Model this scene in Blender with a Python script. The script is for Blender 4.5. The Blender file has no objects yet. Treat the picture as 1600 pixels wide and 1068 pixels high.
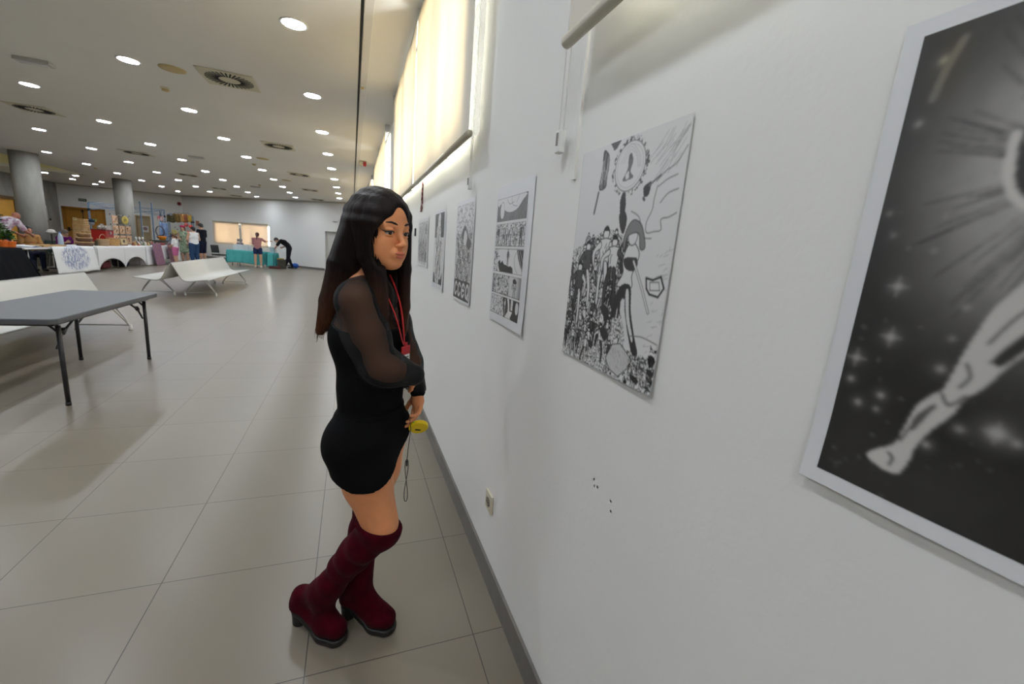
import bpy, math, random
import numpy as np
from mathutils import Matrix, Vector
random.seed(7)
rng = np.random.default_rng(11)
SC = bpy.context.scene
COL = SC.collection
PI = math.pi

# ------------------------------------------------------------------ camera
F_PX = 658.66
CAM_H = 1.468
pitch, yaw, roll = 0.20074, 0.37097, 0.079835
cy_, sy_, cp_, sp_ = math.cos(yaw), math.sin(yaw), math.cos(pitch), math.sin(pitch)
FW = Vector((sy_*cp_, cy_*cp_, -sp_))
R0 = Vector((cy_, -sy_, 0))
U0 = R0.cross(FW)
RT = R0*math.cos(roll) + U0*math.sin(roll)
UP = -R0*math.sin(roll) + U0*math.cos(roll)
CAM = Vector((0, 0, CAM_H))
cd = bpy.data.cameras.new('camera')
cam = bpy.data.objects.new('camera', cd)
COL.objects.link(cam)
cam.matrix_world = Matrix(((RT.x, UP.x, -FW.x, 0), (RT.y, UP.y, -FW.y, 0), (RT.z, UP.z, -FW.z, CAM_H), (0, 0, 0, 1)))
cd.sensor_width = 36.0
cd.lens = F_PX/1600*36.0
cd.clip_start = 0.02
cd.clip_end = 200
cd.dof.use_dof = True
cd.dof.focus_distance = 1.45
cd.dof.aperture_fstop = 5.6
SC.camera = cam

# ------------------------------------------------------------------ world, exposure
SC.view_settings.view_transform = 'Standard'
SC.view_settings.look = 'None'
SC.view_settings.gamma = 1
SC.view_settings.exposure = 0.78
SC.cycles.use_denoising = True
SC.cycles.max_bounces = 8
SC.cycles.diffuse_bounces = 5
SC.cycles.glossy_bounces = 3
SC.cycles.transparent_max_bounces = 8
SC.cycles.sample_clamp_indirect = 6
SC.cycles.caustics_reflective = False
SC.cycles.caustics_refractive = False
W = bpy.data.worlds.new('daylight'); SC.world = W; W.use_nodes = True
WN = W.node_tree.nodes; WL = W.node_tree.links
bgn = WN['Background']
sky = WN.new('ShaderNodeTexSky'); sky.sky_type = 'HOSEK_WILKIE'; sky.turbidity = 6; sky.ground_albedo = .6
sky.sun_direction = Vector((-.5, -.3, .75)).normalized()
mixw = WN.new('ShaderNodeMix'); mixw.data_type = 'RGBA'; mixw.inputs[0].default_value = .85
mixw.inputs[7].default_value = (1.0, .985, .96, 1)
WL.new(sky.outputs[0], mixw.inputs[6]); WL.new(mixw.outputs[2], bgn.inputs[0])
bgn.inputs[1].default_value = 30.0
LAMP_STRENGTH = 80.0

# ------------------------------------------------------------------ helpers
def at(px, py, axis, val):
    """the point of the place that a photo pixel shows, on the plane axis=val"""
    q = ((px-800)/F_PX, (py-534)/F_PX)
    d = FW + RT*q[0] - UP*q[1]
    s = (val-CAM[axis])/d[axis]
    return CAM + d*s

def deep(px, py, D):
    q = ((px-800)/F_PX, (py-534)/F_PX)
    return CAM + (FW + RT*q[0] - UP*q[1])*D

MATS = {}
def mat(name, col, rough=.6, metal=0., spec=.5, noise=0., nscale=8., bump=0., bscale=60., stretch=(1, 1, 1), col2=None, emit=0., sheen=0., alpha=1., trans=0.):
    if name in MATS: return MATS[name]
    m = bpy.data.materials.new(name); m.use_nodes = True
    N = m.node_tree.nodes; L = m.node_tree.links
    b = N['Principled BSDF']
    b.inputs['Base Color'].default_value = (*col, 1)
    b.inputs['Roughness'].default_value = rough
    b.inputs['Metallic'].default_value = metal
    b.inputs['Specular IOR Level'].default_value = spec
    if sheen: b.inputs['Sheen Weight'].default_value = sheen
    if alpha < 1: b.inputs['Alpha'].default_value = alpha
    if emit:
        b.inputs['Emission Color'].default_value = (*col, 1); b.inputs['Emission Strength'].default_value = emit
    tc = N.new('ShaderNodeTexCoord'); mp = N.new('ShaderNodeMapping')
    mp.inputs['Scale'].default_value = stretch
    L.new(tc.outputs['Object'], mp.inputs[0])
    if noise or col2:
        n = N.new('ShaderNodeTexNoise'); n.inputs['Scale'].default_value = nscale; n.inputs['Detail'].default_value = 5
        L.new(mp.outputs[0], n.inputs['Vector'])
        cr = N.new('ShaderNodeValToRGB')
        c2 = col2 if col2 else tuple(max(0, c*(1-noise)) for c in col)
        c1 = col if col2 else tuple(min(1, c*(1+noise)) for c in col)
        cr.color_ramp.elements[0].position = .35; cr.color_ramp.elements[1].position = .65
        cr.color_ramp.elements[0].color = (*c2, 1); cr.color_ramp.elements[1].color = (*c1, 1)
        L.new(n.outputs['Fac'], cr.inputs[0]); L.new(cr.outputs[0], b.inputs['Base Color'])
    if bump:
        n2 = N.new('ShaderNodeTexNoise'); n2.inputs['Scale'].default_value = bscale; n2.inputs['Detail'].default_value = 4
        L.new(mp.outputs[0], n2.inputs['Vector'])
        bp = N.new('ShaderNodeBump'); bp.inputs['Strength'].default_value = bump; bp.inputs['Distance'].default_value = .01
        L.new(n2.outputs['Fac'], bp.inputs['Height']); L.new(bp.outputs[0], b.inputs['Normal'])
    if trans:
        tr = N.new('ShaderNodeBsdfTranslucent'); tr.inputs[0].default_value = (*col, 1)
        mx = N.new('ShaderNodeMixShader'); mx.inputs[0].default_value = trans
        out = N['Material Output']
        L.new(b.outputs[0], mx.inputs[1]); L.new(tr.outputs[0], mx.inputs[2]); L.new(mx.outputs[0], out.inputs[0])
    MATS[name] = m
    return m

def tag(o, label=None, cat=None, group=None, kind=None):
    if label: o['label'] = label
    if cat: o['category'] = cat
    if group: o['group'] = group
    if kind: o['kind'] = kind
    return o

def empty(name, loc, label=None, cat=None, group=None, rz=0):
    o = bpy.data.objects.new(name, None); COL.objects.link(o)
    o.location = loc; o.rotation_euler = (0, 0, rz); o.empty_display_size = .1
    return tag(o, label, cat, group)

def wmat(o):
    m = Matrix.LocRotScale(o.location, o.rotation_euler, o.scale)
    return (wmat(o.parent) @ o.matrix_parent_inverse @ m) if o.parent else m

def link_mesh(name, me, m, parent=None, smooth=False):
    o = bpy.data.objects.new(name, me); COL.objects.link(o)
    if m:
        for mm in (m if isinstance(m, (list, tuple)) else [m]): me.materials.append(mm)
    if parent:
        o.parent = parent; o.matrix_parent_inverse = wmat(parent).inverted()
    if smooth:
        me.polygons.foreach_set('use_smooth', [True]*len(me.polygons))
    return o

class MB:
    def __init__(s): s.v = []; s.f = []
    def add(s, vs, fs, M=None):
        n = len(s.v)
        s.v += [tuple(M @ Vector(v)) if M else tuple(v) for v in vs]
        s.f += [tuple(i+n for i in f) for f in fs]
        return s
    def box(s, c, d, M=None, rz=0, rx=0, ry=0):
        x, y, z = d[0]/2, d[1]/2, d[2]/2
        vs = [(-x, -y, -z), (x, -y, -z), (x, y, -z), (-x, y, -z), (-x, -y, z), (x, -y, z), (x, y, z), (-x, y, z)]
        fs = [(0, 3, 2, 1), (4, 5, 6, 7), (0, 1, 5, 4), (1, 2, 6, 5), (2, 3, 7, 6), (3, 0, 4, 7)]
        T = Matrix.Translation(c) @ Matrix.Rotation(rz, 4, 'Z') @ Matrix.Rotation(ry, 4, 'Y') @ Matrix.Rotation(rx, 4, 'X')
        return s.add(vs, fs, (M @ T) if M else T)
    def span(s, a, b): return s.box([(a[i]+b[i])/2 for i in range(3)], [abs(b[i]-a[i]) for i in range(3)])
    def tube(s, pts, r, n=8, closed=False, flat=None):
        pts = [Vector(p) for p in pts]; k = len(pts)
        rr = r if isinstance(r, (list, tuple)) else [r]*k
        rings = []; ref = None
        for i, p in enumerate(pts):
            a = pts[(i-1) % k] if (i or closed) else p
            b = pts[(i+1) % k] if (i < k-1 or closed) else p
            t = (b-a)
            t = t.normalized() if t.length > 1e-9 else Vector((0, 0, 1))
            if ref is None:
                ref = Vector((0, 0, 1)) if abs(t.z) < .9 else Vector((1, 0, 0))
            u = (ref - t*ref.dot(t)).normalized(); w = t.cross(u); ref = u
            rings.append([p + (u*math.cos(2*PI*j/n)*(flat or 1) + w*math.sin(2*PI*j/n))*rr[i] for j in range(n)])
        vs = [v for g in rings for v in g]; fs = []
        m = k if closed else k-1
        for i in range(m):
            i2 = (i+1) % k
            for j in range(n):
                fs.append((i*n+j, i*n+(j+1) % n, i2*n+(j+1) % n, i2*n+j))
        if not closed:
            fs.append(tuple(range(n))[::-1]); fs.append(tuple((k-1)*n+j for j in range(n)))
        return s.add(vs, fs)
    def lathe(s, prof, c=(0, 0, 0), n=20, M=None):
        vs = []; fs = []; k = len(prof)
        for r, z in prof:
            for j in range(n):
                a = 2*PI*j/n; vs.append((c[0]+r*math.cos(a), c[1]+r*math.sin(a), c[2]+z))
        for i in range(k-1):
            for j in range(n):
                fs.append((i*n+j, i*n+(j+1) % n, (i+1)*n+(j+1) % n, (i+1)*n+j))
        if prof[0][0] > 1e-6: fs.append(tuple(range(n))[::-1])
        if prof[-1][0] > 1e-6: fs.append(tuple((k-1)*n+j for j in range(n)))
        return s.add(vs, fs, M)
    def prism(s, poly, axis, a, b):
        """poly of 2D points extruded along axis from a to b"""
        n = len(poly); vs = []
        for t in (a, b):
            for p in poly:
                q = [p[0], p[1]]; q.insert(axis, t); vs.append(tuple(q))
        fs = [tuple(range(n))[::-1], tuple(range(n, 2*n))] + [(i, (i+1) % n, n+(i+1) % n, n+i) for i in range(n)]
        return s.add(vs, fs)
    def grid(s, fn, nu, nv):
        vs = [fn(i/nu, j/nv) for j in range(nv+1) for i in range(nu+1)]
        fs = [(j*(nu+1)+i, j*(nu+1)+i+1, (j+1)*(nu+1)+i+1, (j+1)*(nu+1)+i) for j in range(nv) for i in range(nu)]
        return s.add(vs, fs)
    def ball(s, c, r, n=12, M=None):
        rr = r if isinstance(r, (list, tuple)) else (r, r, r)
        vs = []; fs = []; k = n//2
        for i in range(1, k):
            ph = PI*i/k
            for j in range(n):
                a = 2*PI*j/n
                vs.append((rr[0]*math.sin(ph)*math.cos(a), rr[1]*math.sin(ph)*math.sin(a), rr[2]*math.cos(ph)))
        vs += [(0, 0, rr[2]), (0, 0, -rr[2])]
        t, b = len(vs)-2, len(vs)-1
        for i in range(k-2):
            for j in range(n): fs.append((i*n+j, (i+1)*n+j, (i+1)*n+(j+1) % n, i*n+(j+1) % n))
        for j in range(n):
            fs.append((t, j, (j+1) % n)); fs.append((b, (k-2)*n+(j+1) % n, (k-2)*n+j))
        T = Matrix.Translation(c)
        return s.add(vs, fs, T @ M if M else T)
    def build(s, name, m, parent=None, smooth=False, bevel=0, solid=0, seg=2, fix=True):
        me = bpy.data.meshes.new(name); me.from_pydata(s.v, [], s.f); me.validate()
        if fix and not solid:
            import bmesh
            bm = bmesh.new(); bm.from_mesh(me); bmesh.ops.recalc_face_normals(bm, faces=bm.faces); bm.to_mesh(me); bm.free()
        o = link_mesh(name, me, m, parent, smooth)
        if solid:
            q = o.modifiers.new('thick', 'SOLIDIFY'); q.thickness = solid; q.offset = 0
        if bevel:
            q = o.modifiers.new('bevel', 'BEVEL'); q.width = bevel; q.segments = seg; q.limit_method = 'ANGLE'
            me.polygons.foreach_set('use_smooth', [True]*len(me.polygons))
            q2 = o.modifiers.new('wn', 'WEIGHTED_NORMAL')
        return o

def copy_tree(o, parent=None):
    c = o.copy(); COL.objects.link(c)
    if parent: c.parent = parent
    for ch in list(KIDS.get(o.name, [])) or [x for x in o.children]:
        copy_tree(ch, c)
    return c
KIDS = {}

def structure(name, mb, m, parent=None, **kw):
    o = mb.build(name, m, parent, **kw)
    if not parent: o['kind'] = 'structure'
    return o

# ------------------------------------------------------------------ materials of the room
M_wall = mat('wall_paint', (.80, .80, .78), rough=.9, spec=.06, noise=.012, nscale=.7, bump=.06, bscale=55)
M_ceil = mat('ceiling_paint', (.74, .73, .70), rough=.8, spec=.2, noise=.01, nscale=2)
M_conc = mat('concrete', (.36, .35, .32), rough=.85, spec=.2, col2=(.27, .265, .24), nscale=3, bump=.25, bscale=25, stretch=(1, 1, .35))
M_base = mat('grey_baseboard', (.17, .16, .145), rough=.45, noise=.08, nscale=20)
M_dark = mat('dark_gap', (.03, .03, .03), rough=.9)
M_black = mat('black_plastic', (.012, .012, .014), rough=.45)
M_white = mat('white_plastic', (.74, .74, .72), rough=.4)
M_cream = mat('cream_plastic', (.62, .58, .45), rough=.45)
M_alu = mat('aluminium', (.62, .62, .62), rough=.35, metal=.8)
M_steel = mat('steel', (.45, .45, .44), rough=.3, metal=.9)
M_wood = mat('door_wood', (.48, .22, .03), rough=.45, col2=(.38, .165, .02), nscale=4, stretch=(6, 6, .6))
M_paper = mat('paper', (.78, .78, .78), rough=.5)

def floor_material():
    m = bpy.data.materials.new('floor_tiles'); m.use_nodes = True
    N = m.node_tree.nodes; L = m.node_tree.links; b = N['Principled BSDF']
    tc = N.new('ShaderNodeTexCoord'); mp = N.new('ShaderNodeMapping')
    mp.inputs['Location'].default_value = (-.4498+.6*40, -1.9242+.6*20, 0)
    L.new(tc.outputs['Object'], mp.inputs[0])
    br = N.new('ShaderNodeTexBrick'); br.offset = 0; br.squash = 1
    br.inputs['Scale'].default_value = 1; br.inputs['Brick Width'].default_value = .6; br.inputs['Row Height'].default_value = .6
    br.inputs['Mortar Size'].default_value = .0022; br.inputs['Mortar Smooth'].default_value = .3
    br.inputs['Color1'].default_value = (.222, .191, .149, 1); br.inputs['Color2'].default_value = (.212, .183, .143, 1)
    br.inputs['Mortar'].default_value = (.07, .058, .045, 1)
    L.new(mp.outputs[0], br.inputs['Vector'])
    n = N.new('ShaderNodeTexNoise'); n.inputs['Scale'].default_value = 1.4; n.inputs['Detail'].default_value = 2
    L.new(tc.outputs['Object'], n.inputs['Vector'])
    mr = N.new('ShaderNodeMapRange'); mr.inputs[3].default_value = .96; mr.inputs[4].default_value = 1.04
    L.new(n.outputs['Fac'], mr.inputs[0])
    mx = N.new('ShaderNodeMix'); mx.data_type = 'RGBA'; mx.blend_type = 'MULTIPLY'; mx.inputs[0].default_value = 1
    L.new(br.outputs['Color'], mx.inputs[6]); L.new(mr.outputs[0], mx.inputs[7]); L.new(mx.outputs[2], b.inputs['Base Color'])
    n2 = N.new('ShaderNodeTexNoise'); n2.inputs['Scale'].default_value = 5
    L.new(tc.outputs['Object'], n2.inputs['Vector'])
    mr2 = N.new('ShaderNodeMapRange'); mr2.inputs[3].default_value = .29; mr2.inputs[4].default_value = .31
    L.new(n2.outputs['Fac'], mr2.inputs[0]); L.new(mr2.outputs[0], b.inputs['Roughness'])
    bp = N.new('ShaderNodeBump'); bp.inputs['Strength'].default_value = .4; bp.inputs['Distance'].default_value = .002; bp.invert = True
    L.new(br.outputs['Fac'], bp.inputs['Height']); L.new(bp.outputs[0], b.inputs['Normal'])
    b.inputs['Specular IOR Level'].default_value = .5
    return m
M_floor = floor_material()

def blind_material(name='blind_fabric', k=.085, c1=(.62, .45, .235, 1), c2=(.74, .57, .325, 1)):
    m = bpy.data.materials.new(name); m.use_nodes = True
    N = m.node_tree.nodes; L = m.node_tree.links; out = N['Material Output']; b = N['Principled BSDF']
    tc = N.new('ShaderNodeTexCoord'); mp = N.new('ShaderNodeMapping'); mp.inputs['Scale'].default_value = (1, 3.0, .12)  # upright streaks paint in the light bands from the window frames behind
    L.new(tc.outputs['Object'], mp.inputs[0])
    n = N.new('ShaderNodeTexNoise'); n.inputs['Scale'].default_value = 2.2; n.inputs['Detail'].default_value = 4
    L.new(mp.outputs[0], n.inputs['Vector'])
    cr = N.new('ShaderNodeValToRGB')
    cr.color_ramp.elements[0].position = .3; cr.color_ramp.elements[1].position = .7
    cr.color_ramp.elements[0].color = c1; cr.color_ramp.elements[1].color = c2
    L.new(n.outputs['Fac'], cr.inputs[0]); b.inputs['Base Color'].default_value = (.70, .67, .60, 1)
    b.inputs['Roughness'].default_value = .8
    tr = N.new('ShaderNodeBsdfTranslucent'); L.new(cr.outputs[0], tr.inputs[0])
    mx = N.new('ShaderNodeMixShader'); mx.inputs[0].default_value = k
    L.new(b.outputs[0], mx.inputs[1]); L.new(tr.outputs[0], mx.inputs[2]); L.new(mx.outputs[0], out.inputs[0])
    return m
M_blind = blind_material()
M_blind2 = blind_material('far_blind_fabric', .33, (.64, .52, .39, 1), (.70, .57, .44, 1))

def glass_material():
    m = bpy.data.materials.new('window_glass'); m.use_nodes = True
    N = m.node_tree.nodes; L = m.node_tree.links; out = N['Material Output']
    N.remove(N['Principled BSDF'])
    t = N.new('ShaderNodeBsdfTransparent'); t.inputs[0].default_value = (.95, .97, .96, 1)
    g = N.new('ShaderNodeBsdfGlossy'); g.inputs['Roughness'].default_value = .05
    f = N.new('ShaderNodeFresnel'); f.inputs[0].default_value = 1.3
    mx = N.new('ShaderNodeMixShader')
    L.new(f.outputs[0], mx.inputs[0]); L.new(t.outputs[0], mx.inputs[1]); L.new(g.outputs[0], mx.inputs[2]); L.new(mx.outputs[0], out.inputs[0])
    return m
M_glass = glass_material()

# ------------------------------------------------------------------ the room
WX = .583          # face of the wall with the posters
HC = 3.37          # ceiling height
YB = -5.0          # back of the hall, behind the camera
XL = -15.2
structure('floor', MB().span((XL-1, YB-.3, -.1), (1.2, 32, 0)), M_floor)
def far_y(x): return 22.62 - .86*x
OPEN = [(-3.2, .93), (2.17, 6.02), (7.65, 11.55), (13.1, 17.0), (18.4, 21.4)]
Z0, Z1 = 2.045, 3.27
w = MB()
w.span((WX, YB, 0), (WX+.28, 23.2, Z0)); w.span((WX, YB, Z1), (WX+.28, 23.2, HC+.1))
edges = [YB] + [v for o in OPEN for v in o] + [23.2]
for i in range(0, len(edges), 2): w.span((WX, edges[i], Z0), (WX+.28, edges[i+1], Z1))
structure('wall_right', w, M_wall)
# windows of that wall
M_frame = mat('window_frame', (.70, .71, .72), rough=.4)
for k, (a, b) in enumerate(OPEN):
    fr = MB()
    x0, x1 = WX+.05, WX+.11
    fr.span((x0, a, Z0), (x1, b, Z0+.05)); fr.span((x0, a, Z1-.05), (x1, b, Z1))
    n = 4
    for i in range(n+1):
        y = a + (b-a)*i/n
        hw = .05 if i in (0, n) else .035
        yy = min(max(y, a+hw), b-hw)
        fr.span((x0, yy-hw, Z0+.05), (x1, yy+hw, Z1-.05))
    fr.span((x0, a, Z1-.38), (x1, b, Z1-.34))
    o = structure('window_%d' % (k+1), fr, M_frame)
    g = MB().span((x0+.025, a+.05, Z0+.05), (x0+.031, b-.05, Z1-.05)).build('glass', M_glass, o)

# ceiling with the raised light well, soffit along the window wall
WELL = (-14.9, -10.4, 10.0, 23.8)
c = MB()
c.span((WELL[1], YB, HC), (.062, 32, HC+.12)); c.span((XL-1, YB, HC), (WELL[1], WELL[2], HC+.12)); c.span((XL-1, WELL[3], HC), (WELL[1], 32, HC+.12))
c.span((XL-1, WELL[2], HC), (WELL[0], WELL[3], HC+.12))
structure('ceiling', c, M_ceil)
M_well = mat('light_well_paint', (.80, .74, .46), rough=.8)
c = MB(); a0, a1, b0, b1 = WELL; h0, h1 = HC+.12, HC+1.1
c.span((a0-.1, b0-.1, h0), (a0, b1+.1, h1)); c.span((a1, b0-.1, h0), (a1+.1, b1+.1, h1)); c.span((a0, b0-.1, h0), (a1, b0, h1)); c.span((a0, b1, HC+.12), (a1, b1+.1, h1)); c.span((a0-.1, b0-.1, h1), (a1+.1, b1+.1, h1+.1))
structure('ceiling_light_well', c, M_well)
M_tube = mat('tube_glow', (1.0, .93, .68), rough=.5, emit=14)
for i, yy in enumerate((12.5, 15.5, 18.5, 21.6)):
    r = empty('tube_light', (-12.6, yy, h1), 'warm tube light hidden in the raised ceiling well, %s from the camera' % ('nearest', 'second', 'third', 'farthest')[i], 'ceiling light', 'tube lights in the light well')
    MB().box((-12.6, yy, h1-.03), (.14, 1.5, .05)).build('housing', M_white if 'M_white' in globals() else M_ceil, r)
    MB().tube([(-12.6, yy-.7, h1-.075), (-12.6, yy+.7, h1-.075)], .016, 10).build('tube', M_tube, r, smooth=True)
s = MB().span((.086, YB, HC), (WX, 24, HC+.1)); s.span((.062, YB, HC+.06), (.086, 24, HC+.1))
structure('ceiling_soffit', s, mat('soffit_paint', (.86, .85, .82), rough=.8, spec=.2))
structure('groove_shade', MB().span((.064, YB, HC+.004), (.084, 24, HC+.05)), M_dark)  # near-black strip stands in for the shade inside the groove
structure('trim_2', MB().span((.090, YB, HC-.012), (.165, 24, HC-.001)), mat('trim_paint', (.72, .71, .68), rough=.5), bevel=.002)
# back and left walls
structure('wall_back', MB().span((XL-1, YB-.3, 0), (WX+.28, YB, HC+.1)), M_wall)
LWY0, LWY1, LWZ = 25.3, 27.45, 2.26
w = MB(); xl = -14.65
w.span((xl-.3, YB, 0), (xl, LWY0, HC)); w.span((xl-.3, LWY1, 0), (xl, 30.5, HC)); w.span((xl-.3, LWY0, LWZ), (xl, LWY1, HC))
structure('wall_left', w, M_conc)
M_orange = mat('orange_lit_door', (.80, .42, .07), rough=.5, noise=.04, nscale=3)  # the opening's orange light is put into the door colour
d = MB().span((xl-.16, LWY0+.05, 0), (xl-.11, LWY1-.05, LWZ-.04)); do = structure('door_1', d, M_orange)
MB().span((xl-.2, LWY0, 0), (xl+.012, LWY0+.06, LWZ+.05)).span((xl-.2, LWY1-.06, 0), (xl+.012, LWY1+.0, LWZ+.05)).span((xl-.2, LWY0, LWZ-.05), (xl+.012, LWY1, LWZ+.08)).build('door_frame', mat('door_frame_brown', (.16, .09, .03), rough=.5), do)
# far wall parallel to the poster row (y = 30.5) with openings for two doors
D1 = (-14.55, -12.72, 2.20)     # yellow double door
D2 = (-11.45, -10.72, 2.06)
YF = 30.5
w = MB()
w.span((XL-1, YF, 0), (D1[0], YF+.3, HC)); w.span((D1[1], YF, 0), (D2[0], YF+.3, HC)); w.span((D2[1], YF, 0), (-9.16, YF+.3, HC))
w.span((D1[0], YF, D1[2]), (D1[1], YF+.3, HC)); w.span((D2[0], YF, D2[2]), (D2[1], YF+.3, HC))
structure('wall_far', w, M_wall)
d1 = MB()
mid = (D1[0]+D1[1])/2
d1.span((D1[0]+.12, YF+.08, .0), (mid-.006, YF+.13, D1[2]-.10)); d1.span((mid+.006, YF+.08, .0), (D1[1]-.10, YF+.13, D1[2]-.10))
do = structure('door_2', d1, M_wood)
MB().span((mid-.05, YF+.131, 0), (mid+.05, YF+.15, D1[2]-.1)).build('gap_light_block', M_wood, do)  # added behind the leaves to block daylight through their gap
MB().span((D1[0], YF-.02, 0), (D1[0]+.12, YF+.2, D1[2])).span((D1[1]-.1, YF-.02, 0), (D1[1], YF+.2, D1[2])).span((D1[0], YF-.02, D1[2]-.1), (D1[1], YF+.2, D1[2])).build('door_frame', mat('door_frame_wood', (.36, .15, .02), rough=.45), do)
pb = MB()
for xa, xb in ((D1[0]+.2, mid-.12), (mid+.12, D1[1]-.2)):
    pb.tube([(xa, YF+.02, 1.0), (xb, YF+.02, 1.0)], .02, 8)
    pb.box((xa, YF+.045, 1.02), (.06, .07, .2)); pb.box((xb, YF+.045, 1.02), (.05, .07, .12))
pb.build('panic_bar', M_black, do)
MB().span((mid-.09, YF+.05, 1.2), (mid-.065, YF+.08, 2.05)).span((mid-.12, YF+.04, 1.95), (mid-.04, YF+.08, 2.08)).build('door_closer_rod', M_black, do)
M_green = mat('exit_green', (.02, .30, .10), rough=.5)
for xx in (mid-.45, mid+.4):
    st = MB().box((xx, YF+.074, 1.58), (.16, .01, .13)).build('exit_sticker', mat('sticker_pale', (.6, .72, .35), rough=.5), do)
    MB().box((xx, YF+.066, 1.585), (.04, .006, .07)).box((xx+.02, YF+.066, 1.60), (.05, .006, .02)).build('pictogram', M_green, st)
M_door2 = mat('beige_door', (.42, .33, .20), rough=.5, noise=.06, nscale=2)
do = structure('door_3', MB().span((D2[0]+.06, YF+.1, 0), (D2[1]-.05, YF+.15, D2[2]-.06)), M_door2)
MB().span((D2[0], YF-.02, 0), (D2[0]+.06, YF+.2, D2[2])).span((D2[1]-.05, YF-.02, 0), (D2[1], YF+.2, D2[2])).span((D2[0], YF-.02, D2[2]-.06), (D2[1], YF+.2, D2[2])).build('door_frame', mat('tan_door_frame', (.55, .40, .22), rough=.5), do)
# slanting far wall with window and door recess
AX0, AX1 = -9.16, .9
def PA(x, z, off=0):      # point on the slanting wall, off = metres into the room
    return (x - off*.652, far_y(x) - off*.758, z)
def slab(mb, xa, xb, z0, z1, o0, o1):
    P = [PA(xa, z0, o0), PA(xb, z0, o0), PA(xb, z0, o1), PA(xa, z0, o1), PA(xa, z1, o0), PA(xb, z1, o0), PA(xb, z1, o1), PA(xa, z1, o1)]
    mb.add(P, [(0, 3, 2, 1), (4, 5, 6, 7), (0, 1, 5, 4), (1, 2, 6, 5), (2, 3, 7, 6), (3, 0, 4, 7)])
    return mb
WA, WB, WZ0, WZ1 = -7.2, -4.10, .92, 2.02
DA, DB, DZ = -1.25, -.35, 1.94
w = MB()
slab(w, AX0-.05, WA, 0, HC, 0, -.3); slab(w, WA, WB, 0, WZ0, 0, -.3); slab(w, WA, WB, WZ1, HC, 0, -.3); slab(w, WB, DA, 0, HC, 0, -.3)
slab(w, DA, DB, DZ, HC, 0, -.3); slab(w, DB, AX1, 0, HC, 0, -.3)
structure('wall_front', w, M_wall)
fr = MB(); slab(fr, WA, WB, WZ0, WZ0+.05, -.12, -.18); slab(fr, WA, WB, WZ1-.05, WZ1, -.12, -.18)
for xx in (WA+.02, (WA*2+WB)/3, -5.68, (WA+WB*2)/3+.1, WB-.02): slab(fr, xx-.025, xx+.025, WZ0, WZ1, -.12, -.18)
o = structure('window_6', fr, M_frame)
g = slab(MB(), WA, WB, WZ0, WZ1, -.15, -.155).build('glass', M_glass, o)
rec = slab(slab(slab(slab(MB(), DA-.04, DA, 0, DZ+.04, .01, -.14), DA, DB, DZ, DZ+.04, .01, -.14), DB, DB+.04, 0, DZ+.04, .01, -.14), DA, DB, 0, .01, 0, -.14)
do = structure('door_4', slab(MB(), DA, DB, .0, DZ, -.14, -.19), mat('white_door', (.60, .60, .57), rough=.5, noise=.03, nscale=4))
rec.build('door_frame', M_white, do)
slab(MB(), DA+.42, DA+.47, .92, 1.13, -.14, -.09).build('door_lock', M_black, do)
# cornice and baseboards
structure('trim_3', slab(MB(), AX0, AX1-.2, HC-.07, HC-.001, .06, 0), mat('cornice_paint', (.58, .56, .50), rough=.7), bevel=.004)
structure('trim_4', MB().span((-14.6, YF-.05, HC-.06), (-9.16, YF, HC-.001)), MATS['cornice_paint'])
BBH = .112
structure('baseboard_right', MB().span((WX-.012, YB, 0), (WX, 22.1, BBH)), M_base)
b_ = MB(); slab(b_, AX0, DA-.04, 0, .10, .012, 0); slab(b_, DB+.04, .56, 0, .10, .012, 0)
structure('baseboard_front', b_, M_base)
structure('baseboard_far', MB().span((D1[1], YF-.012, 0), (D2[0], YF, .1)).span((D2[1], YF-.012, 0), (-9.2, YF, .1)), M_base)
structure('baseboard_left', MB().span((xl, YB, 0), (xl+.012, LWY0, .1)).span((xl, LWY1, 0), (xl+.012, YF, .1)), M_base)

# ------------------------------------------------------------------ concrete columns
for (x, y, lab) in ((-9.27, 17.92, 'round bare concrete column behind the man in the orange shirt'), (-9.30, 23.95, 'round bare concrete column behind the wooden plaque rack')):
    o = MB().lathe([(.315, 0), (.315, HC)], (x, y, 0), 40).build('concrete_column', M_conc, smooth=False)
    for p in o.data.polygons: p.use_smooth = len(p.vertices) == 4
    tag(o, lab, 'column', kind='structure')

# ------------------------------------------------------------------ ceiling fittings
M_lamp = mat('lamp_diffuser', (.90, .97, 1.06), rough=.5, emit=LAMP_STRENGTH)
M_rim = mat('lamp_rim', (.7, .7, .68), rough=.4)
rim = MB().lathe([(.0985, -.001), (.0985, -.006), (.112, -.008), (.118, -.004), (.118, -.0005), (0, -.0005)], n=32)
rim.f = [f_ for f_ in rim.f if len(f_) < 30]
disc = MB().add([(.097*math.cos(2*PI*j/28), .097*math.sin(2*PI*j/28), -.004) for j in range(28)], [tuple(range(28))[::-1]])
L0 = empty('downlight', (0, 0, HC))
rim.build('rim', M_rim, L0); disc.build('diffuser', M_lamp, L0)
for ch in L0.children if L0.children else []: pass
KIDS[L0.name] = [o for o in bpy.data.objects if o.parent == L0]
for o in KIDS[L0.name]: o.matrix_parent_inverse.identity()
GX = [-.5, -2.47, -4.43, -6.42, -8.34]
GY0 = {0: -3.4, 1: -3.4, 2: -3.4, 3: -1.3, 4: -1.3}
lights = []
for i, gx in enumerate(GX):
    off = (0, -.02, 0.03, .08, .1)[i]
    for k in range(-4 if i < 2 else -1, 13):
        y = 4.80 + 2.045*k + off
        if y > {0: 23.5, 1: 25.4, 2: 25.4, 3: 27.2, 4: 29.2}[i]: continue
        lights.append((gx - .006*(y-5)*.3, y, i, k))
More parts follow.
